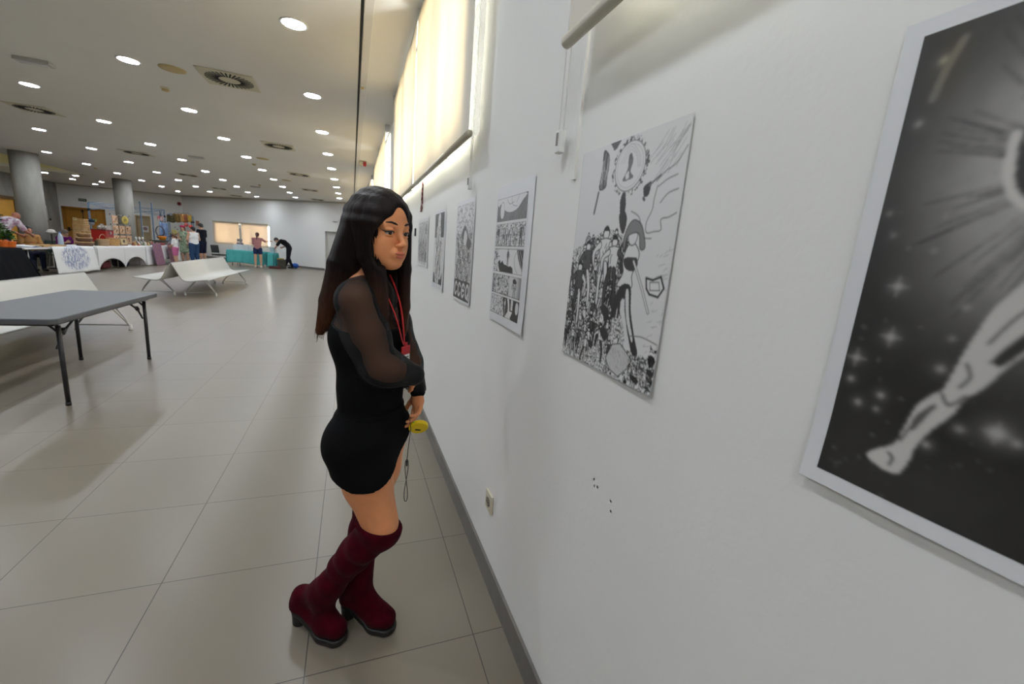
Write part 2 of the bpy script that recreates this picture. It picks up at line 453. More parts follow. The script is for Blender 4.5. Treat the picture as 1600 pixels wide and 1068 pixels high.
lights += [(-12.2, 24.75, 5, 0), (-12.25, 26.8, 5, 1), (-12.2, 28.6, 5, 2), (-11.1, 24.57, 6, 0), (-11.1, 26.6, 6, 1), (-2.44, 25.75, 7, 0)]
first = True
ROW = ['row by the window wall', 'second row from the windows', 'third row from the windows', 'fourth row from the windows', 'fifth row from the windows', 'group left of the far column', 'short row left of the far column', 'row at the slanting wall']
for (x, y, i, k) in lights:
    o = L0 if first else copy_tree(L0); first = False
    o.location = (x, y, HC)
    n = k+5
    words = ['first', 'second', 'third', 'fourth', 'fifth', 'sixth', 'seventh', 'eighth', 'ninth', 'tenth', 'eleventh', 'twelfth', 'thirteenth', 'fourteenth', 'fifteenth', 'sixteenth', 'seventeenth', 'eighteenth']
    if i < 5:
        vis = {0: 0, 1: 1, 2: 2, 3: 3, 4: 4}[i]
        if i == 0: vis = 0
        if k >= vis: lab = 'round white downlight, %s from the camera in the %s' % (['nearest', 'second', 'third', 'fourth', 'fifth', 'sixth', 'seventh', 'eighth', 'ninth', 'tenth', 'eleventh', 'twelfth', 'thirteenth'][k-vis], ROW[i])
        else: lab = 'downlight above or behind the camera, %s of the %s' % (words[n-1], ROW[i])
    else:
        lab = 'round white downlight, %s of the %s' % (['nearest', 'middle', 'farthest'][k], ('trio by the yellow doors', 'pair in front of the yellow doors', 'pair at the slanting wall')[i-5])
    tag(o, lab, 'ceiling light', 'round downlights in the ceiling')

M_vent = mat('vent_cream', (.56, .53, .40), rough=.55)
M_slot = mat('vent_slot', (.015, .013, .012), rough=.9)
V0 = empty('ceiling_vent', (0, 0, HC))
MB().box((0, 0, -.006), (.60, .60, .012)).build('plate', M_vent, V0, bevel=.004)
sl = MB()
for k in range(32):
    a = 2*PI*k/32
    M = Matrix.Rotation(a, 4, 'Z') @ Matrix.Translation((.185, .045, -.0135)) @ Matrix.Rotation(.28, 4, 'Z')
    sl.box((0, 0, 0), (.145, .0185, .003), M)
sl.build('slots', M_slot, V0)
KIDS[V0.name] = [o for o in bpy.data.objects if o.parent == V0]
for o in KIDS[V0.name]: o.matrix_parent_inverse.identity()
vents = [(-1.455, 6.83, 'nearest and largest in the photo'), (-1.47, 10.85, 'second of the right row'), (-1.50, 14.98, 'third of the right row'), (-1.54, 19.1, 'fourth of the right row'), (-1.55, 23.1, 'last of the right row by the slanting wall'),
         (-5.33, 10.76, 'nearest of the left row'), (-5.39, 14.85, 'second of the left row'), (-5.43, 18.87, 'third of the left row'), (-5.5, 23.0, 'fourth of the left row'), (-5.52, 26.1, 'last of the left row')]
for i, (x, y, s_) in enumerate(vents):
    o = V0 if i == 0 else copy_tree(V0)
    o.location = (x, y, HC); tag(o, 'square cream ceiling vent with radial slots, ' + s_, 'ceiling vent', 'swirl vents in the ceiling')
M_spk = mat('speaker_tan', (.50, .40, .20), rough=.7)
for (x, y, s_) in ((-2.05, 6.84, 'beside the nearest slotted vent'), (-2.11, 12.87, 'in the middle of the hall'), (-2.09, 16.87, 'farthest down the hall')):
    tag(MB().lathe([(.0, -.014), (.10, -.013), (.135, -.008), (.14, 0)], (x, y, HC), 32).build('ceiling_speaker', M_spk, smooth=True), 'flat round tan ceiling speaker cover, ' + s_, 'ceiling speaker', 'round tan ceiling covers')
for (x, y, s_) in ((-2.43, 7.77, 'between the nearest lights'), (-2.5, 13.97, 'beyond the second tan cover'), (-8.5, 20.08, 'near the far concrete column'), (-3.3, 19.3, 'in the far half of the hall')):
    r = empty('smoke_detector', (x, y, HC), 'small round beige smoke detector on the ceiling ' + s_, 'smoke detector', 'smoke detectors')
    MB().lathe([(.055, 0), (.055, -.015), (.045, -.018)], (x, y, HC), 20).build('base', M_cream, r)
    MB().lathe([(.042, -.016), (.042, -.035), (.03, -.045), (0.0, -.047)], (x, y, HC), 20).build('sensor_head', M_spk, r, smooth=True)
for (x, y, s_) in ((-3.69, 7.57, 'nearest the upper left corner'), (-3.83, 14.05, 'in the middle of the ceiling'), (-3.6, 20.2, 'farthest away')):
    r = empty('emergency_light', (x, y, HC), 'shallow pale rectangular emergency light on the ceiling, ' + s_, 'emergency light', 'flat emergency lights on the ceiling')
    MB().box((x, y, HC-.02), (.34, .15, .04)).build('housing', mat('emergency_grey', (.45, .45, .44), rough=.5), r, bevel=.006)
    MB().box((x, y, HC-.043), (.26, .09, .008)).build('lens', mat('emergency_lens', (.7, .7, .68), rough=.2), r, bevel=.002)
# small units on the soffit
p = at(564, 138, 2, HC-.02)
r = empty('sensor_box', (p.x, p.y, HC), 'small cream box with yellow face on the ceiling strip near the blinds', 'sensor')
MB().box((p.x+.015, p.y, HC-.027), (.05, .07, .03)).build('housing', M_white, r, bevel=.003)
MB().box((p.x+.015, p.y-.036, HC-.027), (.03, .006, .02)).build('face', mat('yellowed', (.65, .5, .15), rough=.5), r)
p = at(566, 256, 2, HC-.06)
r = empty('alarm_sounder', (p.x, p.y, HC), 'small cream and red alarm unit hanging under the ceiling strip', 'alarm')
MB().box((p.x-.03, p.y, HC-.05), (.09, .10, .10)).build('housing', M_cream, r, bevel=.008)
MB().box((p.x+.055, p.y-.01, HC-.06), (.07, .11, .09)).build('red_end', mat('alarm_red', (.45, .03, .03), rough=.4), r, bevel=.008)

# ------------------------------------------------------------------ roller blinds
M_cass = mat('blind_cassette', (.66, .66, .64), rough=.4)
M_bar = mat('blind_bar', (.52, .48, .36), rough=.35)
def blind(y0, y1, zb, label, chain_y=None, group='beige roller blinds on the right wall', bx=.50, chain_bottom=1.79):
    r = empty('roller_blind', (bx, (y0+y1)/2, zb), label, 'roller blind', group)
    def f(u, v):
        y = y0+.012+(y1-y0-.024)*u
        return (bx + .004*math.sin(y*9)+.002*math.sin(y*23), y, zb+.02+(3.27-zb)*v)
    MB().grid(f, 60, 6).build('fabric', M_blind, r, smooth=True)
    MB().tube([(bx, y0, zb), (bx, y1, zb)], .016, 12).build('bottom_bar', M_bar, r, smooth=True)
    MB().tube([(bx+.028, y0, 3.30), (bx+.028, y1, 3.30)], .028, 14).build('roller_tube', M_cass, r, smooth=True)
    MB().box((bx+.03, y0-.006, 3.31), (.075, .008, .11)).box((bx+.03, y1+.006, 3.31), (.075, .008, .11)).build('bracket', M_cass, r)
    if chain_y is not None:
        cx = WX-.022
        MB().tube([(cx, chain_y, 3.28), (cx, chain_y, chain_bottom+.05)], .0018, 6).tube([(cx, chain_y-.028, 3.28), (cx, chain_y-.028, chain_bottom+.05)], .0018, 6).build('pull_chain', mat('chain_white', (.6, .6, .57), rough=.4), r)
        h = MB().box((cx, chain_y-.014, chain_bottom+.024), (.02, .03, .062)).build('chain_weight', M_white, r, bevel=.004)
        MB().box((cx-.011, chain_y-.014, chain_bottom+.03), (.003, .010, .034)).build('slot', mat('grey_slot', (.2, .19, .18), rough=.6), h)
blind(-3.15, -1.05, 2.0, 'beige roller blind behind the camera, over the black starry poster', None)
blind(-1.02, 1.075, 2.0, 'beige roller blind in the top right corner above the inked crowd poster', 1.20, chain_bottom=1.775)
blind(2.03, 3.955, 2.0, 'large backlit beige roller blind, near one of the lit pair above the woman', 2.225)
blind(3.985, 6.15, 2.0, 'backlit beige roller blind, far one of the lit pair above the woman', None)
blind(7.6, 9.6, 2.0, 'backlit beige roller blind just past the narrow bright window strip', None)
blind(9.63, 11.65, 2.0, 'second backlit beige roller blind past the bright window strip', None)
blind(13.15, 15.1, 2.0, 'distant beige roller blind above the woman\'s head', None)
blind(15.13, 17.1, 2.0, 'farther distant beige roller blind above the woman\'s head', None)
blind(18.4, 21.4, 2.0, 'farthest beige roller blind of the right wall', None)
# blinds on the slanting far wall
for (xa, xb, s_) in ((-7.27, -5.74, 'left'), (-5.62, -4.135, 'right')):
    r = empty('roller_blind', PA((xa+xb)/2, .9, .05), 'wide beige backlit roller blind on the far wall, %s of two' % s_, 'roller blind', 'beige blinds on the far wall')
    slab(MB(), xa, xb, .90, 2.03, .052, .048).build('fabric', M_blind2, r)
    slab(MB(), xa, xb, 2.03, 2.09, .08, .01).build('cassette', mat('cassette_tan', (.45, .40, .30), rough=.5), r)
    slab(MB(), xa, xb, .875, .905, .06, .04).build('bottom_bar', M_bar, r)

# ------------------------------------------------------------------ wall fittings
sy = 1.61; sz = .385
r = empty('wall_socket', (WX, sy, sz), 'white square power socket low on the right wall', 'socket')
MB().box((WX-.005, sy, sz), (.010, .086, .086)).build('plate', M_cream, r, bevel=.003)
MB().lathe([(.0, -.002), (.019, -.002), (.019, .003), (.022, .003)], n=24, M=Matrix.Translation((WX-.010, sy, sz)) @ Matrix.Rotation(-PI/2, 4, 'Y')).build('socket_well', mat('socket_shade', (.30, .27, .20), rough=.5), r)
MB().box((WX-.0135, sy-.008, sz), (.003, .004, .004)).box((WX-.0135, sy+.008, sz), (.003, .004, .004)).build('contacts', M_black, r)
# marks left on the wall
for i, (yy, zz, rr_) in enumerate(((.841, .924, .0035), (.822, .913, .004), (.836, .908, .003), (.762, .911, .003), (.757, .887, .0035))):
    where = ('topmost', 'largest', 'lowest', 'upper one of the faint pair', 'lower one of the faint pair')[i] if i > 2 else ('topmost of the cluster of three', 'right one of the cluster of three', 'lower left one of the cluster of three')[i]
    tag(MB().lathe([(0, -.0006), (rr_, -.0004), (rr_, 0)], n=12, M=Matrix.Translation((WX, yy, zz)) @ Matrix.Rotation(-PI/2, 4, 'Y')).build('wall_scuff', mat('scuff_grey', (.33, .32, .31), rough=.8)), 'small grey scuff dot low on the wall, ' + where, 'scuff', 'grey scuff dots on the right wall')
# cable trunking beside the chain
structure('trim_5', MB().span((WX-.008, 1.108, 1.69), (WX, 1.122, 3.2)), M_white)
p = at(652, 380, 0, WX)
o = MB().box((WX-.006, 4.32, 1.62), (.012, .045, .075)).build('wall_tag', M_black, bevel=.003); tag(o, 'small black tag on the white wall left of the inked posters', 'wall tag')
# red foil pennant
r = empty('foil_pennant', (WX, 3.95, 1.92), 'narrow red and silver foil decoration taped under the lit blind', 'decoration')
def f(u, v):
    return (WX-.006-.003*math.sin(v*40+u*9), 3.93+ (u-.5)*(.02+.10*(1-v)) + .05*(1-v), 1.79+.25*v)
MB().grid(f, 8, 26).build('red_foil', mat('red_foil', (.30, .02, .03), rough=.25, metal=.3, col2=(.12, .01, .01), nscale=40), r)
q = MB(); random.seed(3)
for k in range(26):
    v = random.random()*.75; q.box((WX-.013, 3.985-.04*v+(random.random()-.5)*.08*(1-v), 1.80+.25*v), (.003, .012, .016), rx=random.random()*3)
q.build('silver_flecks', mat('silver_fleck', (.8, .8, .8), rough=.3), r)

# exit sign, box, alarm, notice, far-wall unit
p = (-13.62, YF, 2.60)
r = empty('exit_sign', p, 'dark green exit sign above the yellow double doors', 'exit sign')
MB().box((-13.62, YF-.015, 2.60), (.34, .03, .14)).build('panel', mat('sign_dark', (.02, .05, .03), rough=.4), r)
def text(body, size, loc, rot, m, parent, name='lettering', ext=.002, align='CENTER'):
    cu = bpy.data.curves.new(name, 'FONT'); cu.body = body; cu.size = size; cu.extrude = ext; cu.align_x = align; cu.align_y = 'CENTER'; cu.resolution_u = 3
    to = bpy.data.objects.new(name, cu)
    COL.objects.link(to)
    dg = bpy.context.evaluated_depsgraph_get(); me = bpy.data.meshes.new_from_object(to.evaluated_get(dg))
    bpy.data.objects.remove(to)
    me.transform(Matrix.Translation(loc) @ rot)
    me.materials.clear()
    return link_mesh(name, me, m, parent)
RY = Matrix.Rotation(PI/2, 4, 'X')      # text facing -y
text('SALIDA', .085, (-13.62, YF-.034, 2.60), RY, mat('sign_pale', (.55, .62, .45), rough=.5), r)
r = empty('emergency_lamp', (-13.58, YF, 2.42), 'white emergency lamp box under the exit sign', 'emergency light')
MB().box((-13.58, YF-.03, 2.40), (.30, .06, .12)).build('housing', M_white, r, bevel=.008)
MB().box((-13.58, YF-.063, 2.40), (.24, .008, .07)).build('lens', mat('emergency_lens', (.7, .7, .68)), r)
r = empty('fire_alarm', (-8.95, YF, 2.9), 'small dark red fire alarm bell high on the far white wall', 'alarm')
T = Matrix.Translation((-8.98, far_y(-9.16)+.0, 2.86))
MB().lathe([(.09, 0), (.09, .03), (.055, .07), (0, .075)], n=20, M=Matrix.Translation((-9.3, YF, 2.90)) @ Matrix.Rotation(PI/2, 4, 'X')).build('bell', mat('bell_red', (.20, .01, .02), rough=.4), r, smooth=True)
MB().lathe([(.12, 0), (.12, .012), (.09, .012)], n=20, M=Matrix.Translation((-9.3, YF, 2.90)) @ Matrix.Rotation(PI/2, 4, 'X')).build('backplate', mat('bell_white', (.6, .45, .45), rough=.4), r)
r = empty('wall_unit', PA(-.72, 2.3), 'small white box with grey grille above the far white door', 'wall unit')
slab(MB(), -.86, -.66, 2.42, 2.54, .05, 0).build('housing', M_white, r)
slab(MB(), -.86, -.66, 2.42, 2.445, .055, .02).build('grille', mat('grille_grey', (.25, .25, .24), rough=.5), r)
r = slab(MB(), -8.35, -8.15, 1.75, 2.02, .018, .004).build('notice', mat('notice_orange', (.55, .22, .12), rough=.6, col2=(.42, .16, .08), nscale=14)); tag(r, 'orange-brown notice on the far wall behind the man in black', 'notice')
r = empty('no_smoking_sign', (-11.0, YF+.09, 1.35), 'square white sign with a round symbol on the beige door', 'sign')
MB().box((-11.02, YF+.095, 1.33), (.30, .01, .34)).build('plate', M_white, r)
MB().lathe([(.075, 0), (.10, 0), (.10, .006), (.075, .006)], n=24, M=Matrix.Translation((-11.02, YF+.09, 1.35)) @ Matrix.Rotation(PI/2, 4, 'X')).box((-11.02, YF+.084, 1.35), (.16, .006, .02), ry=.8).box((-11.02, YF+.086, 1.35), (.12, .006, .03)).build('symbol', mat('sign_grey_red', (.28, .18, .18), rough=.5), r)
r = MB().box((-14.63+.06, 29.0, 1.75), (.12, .55, .72)).build('wall_cabinet', mat('cabinet_grey', (.52, .52, .50), rough=.4), bevel=.05, seg=4); tag(r, 'rounded pale wall cabinet on the concrete wall left of the yellow doors', 'cabinet')
r = MB().box((-14.63+.02, 29.6, 1.45), (.04, .09, .09)).build('call_point', M_black, bevel=.006); tag(r, 'small black switch on the concrete wall beside the pale cabinet', 'switch')
# ------------------------------------------------------------------ folding table
M_ttop = mat('grey_table_top', (.10, .105, .115), rough=.5, bump=.12, bscale=400)
M_tleg = mat('dark_table_leg', (.035, .035, .04), rough=.38, metal=.3)
def rrect(x0, x1, y0, y1, r, n=5):
    out = []
    for cx, cy, a0 in ((x1-r, y1-r, 0), (x0+r, y1-r, PI/2), (x0+r, y0+r, PI), (x1-r, y0+r, 3*PI/2)):
        for k in range(n+1): out.append((cx+r*math.cos(a0+PI/2*k/n), cy+r*math.sin(a0+PI/2*k/n)))
    return out
t = empty('folding_table', (-2.45, 5.0, 0), 'dark grey plastic folding table with tubular legs, nearest the camera', 'table')
X0, X1, Y0_, Y1_ = -2.83, -2.065, 4.07, 5.91
MB().prism(rrect(X0, X1, Y0_, Y1_, .055), 2, .697, .742).build('table_top', M_ttop, t, bevel=.008, seg=3)
MB().span((X0+.06, Y0_+.1, .672), (X0+.09, Y1_-.1, .70)).span((X1-.09, Y0_+.1, .672), (X1-.06, Y1_-.1, .70)).build('under_rail', M_tleg, t)
for yy, sg in ((4.27, 1), (5.76, -1)):
    for xx, sx in ((-2.745, 1), (-2.15, -1)):
        lg = MB().tube([(xx, yy, 0.012), (xx, yy, .66)], .0165, 14).build('leg', M_tleg, t, smooth=True)
        MB().tube([(xx, yy, 0.0), (xx, yy, .028)], .0185, 14).build('foot_cap', M_black, lg, smooth=True)
        MB().tube([(xx, yy, .60), (xx+sx*.05, yy, .655), (xx+sx*.14, yy, .69)], .009, 8).build('leg_brace', M_tleg, lg, smooth=True)
    MB().tube([(-2.745, yy, .665), (-2.15, yy, .665)], .013, 10).build('cross_bar', M_tleg, t, smooth=True)
    for xx in (-2.72, -2.175):
        fb = MB().tube([(xx, yy, .47), (xx-.0, yy+sg*.05, .53), (xx, yy+sg*.10, .585), (xx, yy+sg*.13, .60), (xx, yy+sg*.30, .685)], .009, 8)
        fb.box((xx, yy+sg*.105, .592), (.026, .05, .03), rx=sg*.7)
        fb.build('folding_brace', M_tleg, t, smooth=True)

# ------------------------------------------------------------------ double-sided benches
M_bench = mat('bench_cream', (.60, .59, .54), rough=.42, noise=.02, nscale=200)
M_bedge = mat('bench_edge', (.30, .29, .24), rough=.5)
M_rod = mat('bench_rod', (.42, .41, .38), rough=.3, metal=.85)
M_foot = mat('bench_foot', (.72, .71, .68), rough=.35)
def bench_proto():
    L = 4.05; b = empty('double_bench', (0, 0, 0))
    # half profile, x from centre outwards
    half = [(0.0, .755), (.020, .735), (.05, .68), (.10, .575), (.15, .475), (.185, .415), (.225, .382), (.28, .370), (.36, .374), (.45, .388), (.54, .402), (.62, .412), (.68, .416)]
    fine = []
    for i in range(len(half)-1):
        for k in range(3):
            a, c_ = half[i], half[i+1]; fine.append((a[0]+(c_[0]-a[0])*k/3, a[1]+(c_[1]-a[1])*k/3))
    fine.append(half[-1])
    for sx in (-1, 1):
        pts = [(sx*x, z) for x, z in fine]
        th = .016; top = []; bot = []
        for i, p in enumerate(pts):
            a = pts[max(i-1, 0)]; c_ = pts[min(i+1, len(pts)-1)]
            t_ = Vector((c_[0]-a[0], c_[1]-a[1])).normalized(); n_ = Vector((-t_.y, t_.x))*sx
            if n_.y < 0 and abs(n_.y) > .05: n_ = -n_
            bot.append((p[0]-n_.x*th, p[1]-n_.y*th)); top.append(p)
        vs = []; n = len(top)
        for yy in (0, L):
            vs += [(p[0], yy, p[1]) for p in top] + [(p[0], yy, p[1]) for p in bot]
        fs = []
        for i in range(n-1):
            fs += [(i, i+1, 2*n+i+1, 2*n+i), (n+i+1, n+i, 3*n+i, 3*n+i+1), (i+1, i, n+i, n+i+1), (2*n+i, 2*n+i+1, 3*n+i+1, 3*n+i)]
        fs += [(n-1, 2*n-1, 4*n-1, 3*n-1), (0, 2*n, 3*n, n)]
        mb = MB().add(vs, fs); o = mb.build('seat_shell', [M_bench, M_bedge], b, smooth=False)
        for k, pl in enumerate(o.data.polygons):
            c0 = pl.center
            if c0.y < .001 or c0.y > L-.001: pl.material_index = 1
            else: pl.use_smooth = True
    for yy in (.42, L-.55):
        for sx in (-1, 1):
            fr = MB()
            xi, xo = sx*.10, sx*.70
            for s2 in (-.055, .055):
                fr.tube([(xi, yy, .055), (sx*.17, yy+s2*.4, .16), (sx*.33, yy+s2, .345), (sx*.37, yy+s2, .352)], .0085, 8)
                fr.tube([(xo, yy, .055), (sx*.635, yy+s2*.5, .17), (sx*.50, yy+s2, .36), (sx*.44, yy+s2, .362)], .0085, 8)
            fr.tube([(xi, yy, .075), (xo, yy, .075)], .0065, 8)
            fr.box((sx*.40, yy, .358), (.14, .16, .012))
            o = fr.build('leg_frame', M_rod, b, smooth=False)
            for xx in (xi, xo):
                MB().lathe([(.024, 0), (.022, .03), (.014, .085), (.0, .088)], (xx, yy, 0), 14).build('foot', M_foot, o, smooth=True)
    return b
B0 = bench_proto()
KIDS[B0.name] = [o for o in bpy.data.objects if o.parent == B0]
for o in KIDS[B0.name]:
    KIDS[o.name] = [c_ for c_ in bpy.data.objects if c_.parent == o]
B0.location = (-3.66, 11.2, 0)
tag(B0, 'cream double-sided bench with wire legs standing alone in mid hall', 'bench', 'cream double-sided benches')
B1 = copy_tree(B0); B1.location = (-3.66, 3.95, 0)
tag(B1, 'cream double-sided bench at the left edge behind the dark folding table', 'bench', 'cream double-sided benches')
# ------------------------------------------------------------------ organic surfaces: smooth unions of tapered capsules meshed by surface nets
class Org:
    def __init__(s, lo, hi, res, xs=None, ys=None, zs=None):
        s.X = xs if xs is not None else np.arange(lo[0], hi[0], res)
        s.Y = ys if ys is not None else np.arange(lo[1], hi[1], res)
        s.Z = zs if zs is not None else np.arange(lo[2], hi[2], res)
        s.F = np.full((len(s.X), len(s.Y), len(s.Z)), .3, np.float32)
    def win(s, lo, hi):
        w = []
        for A, a, b in ((s.X, lo[0], hi[0]), (s.Y, lo[1], hi[1]), (s.Z, lo[2], hi[2])):
            i = np.searchsorted(A, a); j = np.searchsorted(A, b)
            if j <= i: return None
            w.append(slice(i, j))
        return tuple(w)
    def grid(s, w):
        return np.meshgrid(s.X[w[0]], s.Y[w[1]], s.Z[w[2]], indexing='ij', sparse=True)
    def put(s, w, d, k, op):
        f = s.F[w]
        if op == 'u':
            if k <= 0: s.F[w] = np.minimum(f, d)
            else:
                h = np.maximum(k-np.abs(f-d), 0)/k
                s.F[w] = np.minimum(f, d)-h*h*k*.25
        else:
            g = -d
            if k <= 0: s.F[w] = np.maximum(f, g)
            else:
                h = np.maximum(k-np.abs(f-g), 0)/k
                s.F[w] = np.maximum(f, g)+h*h*k*.25
    def cap(s, a, b, ra, rb=None, k=.01, op='u', wide=None, ws=1.0):
        """tapered capsule a->b; optional widening ws along unit axis wide"""
        rb = ra if rb is None else rb
        a = np.array(a, float); b = np.array(b, float)
        R = max(ra, rb)*max(1, ws)+k+max(.012, k)
        w = s.win(np.minimum(a, b)-R, np.maximum(a, b)+R)
        if w is None: return s
        x, y, z = s.grid(w); ab = b-a; L2 = max(ab@ab, 1e-12)
        t = np.clip(((x-a[0])*ab[0]+(y-a[1])*ab[1]+(z-a[2])*ab[2])/L2, 0, 1)
        qx, qy, qz = x-a[0]-t*ab[0], y-a[1]-t*ab[1], z-a[2]-t*ab[2]
        if wide is not None and ws != 1.0:
            n = np.array(wide, float); n /= np.linalg.norm(n)
            m = (qx*n[0]+qy*n[1]+qz*n[2])*(1/ws-1)
            qx, qy, qz = qx+m*n[0], qy+m*n[1], qz+m*n[2]
        d = np.sqrt(qx*qx+qy*qy+qz*qz)-(ra+(rb-ra)*t)
        s.put(w, d.astype(np.float32), k, op); return s
    def chain(s, pts, rs, k=.01, **kw):
        for i in range(len(pts)-1): s.cap(pts[i], pts[i+1], rs[i], rs[i+1], k, **kw)
        return s
    def ell(s, c, r, B=None, k=.01, op='u'):
        """ellipsoid, radii r along the rows of basis B"""
        c = np.array(c, float); r = np.array(r, float); R = r.max()+k+.012
        w = s.win(c-R, c+R)
        if w is None: return s
        x, y, z = s.grid(w); B = np.eye(3) if B is None else np.array(B, float)
        q = [(x-c[0])*B[i][0]+(y-c[1])*B[i][1]+(z-c[2])*B[i][2] for i in range(3)]
        k0 = np.sqrt(sum((q[i]/r[i])**2 for i in range(3))); k1 = np.sqrt(sum((q[i]/r[i]**2)**2 for i in range(3)))
        d = k0*(k0-1)/np.maximum(k1, 1e-6)
        s.put(w, d.astype(np.float32), k, op); return s
    def keep(s, fn, k=0):
        """keep where fn(x,y,z) < 0"""
        x, y, z = np.meshgrid(s.X, s.Y, s.Z, indexing='ij', sparse=True)
        s.F = np.maximum(s.F, fn(x, y, z).astype(np.float32)); return s
    def mesh(s):
        F = s.F; I = F < 0; nx, ny, nz = F.shape
        c = np.zeros((nx-1, ny-1, nz-1), np.uint8)
        for dx in (0, 1):
            for dy in (0, 1):
                for dz in (0, 1): c += I[dx:nx-1+dx, dy:ny-1+dy, dz:nz-1+dz]
        act = (c > 0) & (c < 8); idx = np.full(act.shape, -1, np.int64)
        ci, cj, ck = np.nonzero(act); n = len(ci); idx[act] = np.arange(n)
        P = np.zeros((n, 3)); cnt = np.zeros(n)
        crd = [s.X, s.Y, s.Z]
        for ax in range(3):
            o1, o2 = [q for q in range(3) if q != ax]
            for u in (0, 1):
                for v in (0, 1):
                    A = [ci, cj, ck]; A = [q.copy() for q in A]; A[o1] += u; A[o2] += v
                    Bq = [q.copy() for q in A]; Bq[ax] += 1
                    fa = F[tuple(A)].astype(float); fb = F[tuple(Bq)].astype(float); m = (fa < 0) != (fb < 0)
                    t = np.where(m, fa/np.where(m, fa-fb, 1), 0)
                    for q in range(3):
                        pa = crd[q][A[q]]; pb = crd[q][Bq[q]]
                        P[:, q] += np.where(m, pa+(pb-pa)*t, 0)
                    cnt += m
        P /= cnt[:, None]
        quads = []
        for ax in range(3):
            o1, o2 = (ax+1) % 3, (ax+2) % 3
            sl0 = [slice(None)]*3; sl1 = [slice(None)]*3; sl0[ax] = slice(0, -1); sl1[ax] = slice(1, None)
            a = I[tuple(sl0)]; b = I[tuple(sl1)]; ch = a != b
            e = list(np.nonzero(ch)); sa = a[ch]
            ok = (e[o1] > 0) & (e[o2] > 0) & (e[o1] < F.shape[o1]-1) & (e[o2] < F.shape[o2]-1)
            e = [q[ok] for q in e]; sa = sa[ok]
            def g(d1, d2):
                q = [v.copy() for v in e]; q[o1] -= d1; q[o2] -= d2; return idx[tuple(q)]
            Q = np.stack([g(1, 1), g(0, 1), g(0, 0), g(1, 0)], 1)
            Q[~sa] = Q[~sa][:, ::-1]
            quads.append(Q)
        Q = np.concatenate(quads); Q = Q[(Q >= 0).all(1)]
        return P, Q
    def build(s, name, m, parent=None, relax=1):
        P, Q = s.mesh()
        for _ in range(relax):
            S = np.zeros_like(P); cn = np.zeros(len(P))
            for a in range(4):
                b = (a+1) % 4
                np.add.at(S, Q[:, a], P[Q[:, b]]); np.add.at(cn, Q[:, a], 1)
                np.add.at(S, Q[:, b], P[Q[:, a]]); np.add.at(cn, Q[:, b], 1)
            P = P*.5+S/np.maximum(cn, 1)[:, None]*.5
        me = bpy.data.meshes.new(name)
        me.vertices.add(len(P)); me.vertices.foreach_set('co', P.astype(np.float32).ravel())
        me.loops.add(len(Q)*4); me.loops.foreach_set('vertex_index', Q.astype(np.int32).ravel())
        me.polygons.add(len(Q)); me.polygons.foreach_set('loop_start', np.arange(0, len(Q)*4, 4, dtype=np.int32))
        me.polygons.foreach_set('loop_total', np.full(len(Q), 4, np.int32))
        me.update(calc_edges=True); me.validate()
        return link_mesh(name, me, m, parent, smooth=True)

def V(*a): return np.array(a, float)
def unit(v): v = np.array(v, float); return v/np.linalg.norm(v)

# ------------------------------------------------------------------ the woman looking at the posters
def skin_material(name, col, lip=None):
    m = mat(name, col, rough=.48, spec=.4, noise=.03, nscale=30, bump=.04, bscale=300)
    m.node_tree.nodes['Principled BSDF'].inputs['Subsurface Weight'].default_value = .12
    m.node_tree.nodes['Principled BSDF'].inputs['Subsurface Radius'].default_value = (.012, .005, .003)
    m.node_tree.nodes['Principled BSDF'].inputs['Subsurface Scale'].default_value = .5
    return m
M_skin = skin_material('skin_tan', (.78, .325, .145))
def sheer_material():
    m = bpy.data.materials.new('sheer_mesh'); m.use_nodes = True
    N = m.node_tree.nodes; L = m.node_tree.links; out = N['Material Output']; b = N['Principled BSDF']
    b.inputs['Base Color'].default_value = (.008, .008, .009, 1); b.inputs['Roughness'].default_value = .8
    t = N.new('ShaderNodeBsdfTransparent'); mx = N.new('ShaderNodeMixShader')
    lw = N.new('ShaderNodeLayerWeight'); lw.inputs[0].default_value = .45
    mr = N.new('ShaderNodeMapRange'); mr.inputs[3].default_value = .70; mr.inputs[4].default_value = .93
    L.new(lw.outputs['Facing'], mr.inputs[0]); L.new(mr.outputs[0], mx.inputs[0])
    L.new(t.outputs[0], mx.inputs[1]); L.new(b.outputs[0], mx.inputs[2]); L.new(mx.outputs[0], out.inputs[0])
    return m
M_sheer = sheer_material()
M_cloth = mat('black_knit', (.0035, .0035, .004), rough=.9, spec=.12, bump=.15, bscale=500)
M_boot = mat('burgundy_suede', (.048, .0012, .006), rough=.9, spec=.05, sheen=.03, noise=.22, nscale=22, bump=.25, bscale=45)
M_sole = mat('boot_sole', (.010, .009, .008), rough=.45)

G = empty('person', (.05, 1.49, 0), 'young woman in black mini dress and burgundy boots looking at the posters on the wall', 'person')
fb = unit((.78, -.62, 0)); rb = V(-fb[1]*-1, -fb[0], 0); rb = unit((fb[1], -fb[0], 0))   # body forward and her right
up = V(0, 0, 1)
ha = math.radians(-52); fh = unit((math.cos(ha), math.sin(ha), -.05)); lh = unit((-math.sin(ha), math.cos(ha), 0)); uh = np.cross(fh, lh)
H0 = V(.084, 1.447, 1.514)      # head centre at eye level
def hd(x, y, z): return H0+fh*x+lh*y+uh*z
HB = [fh, lh, uh]

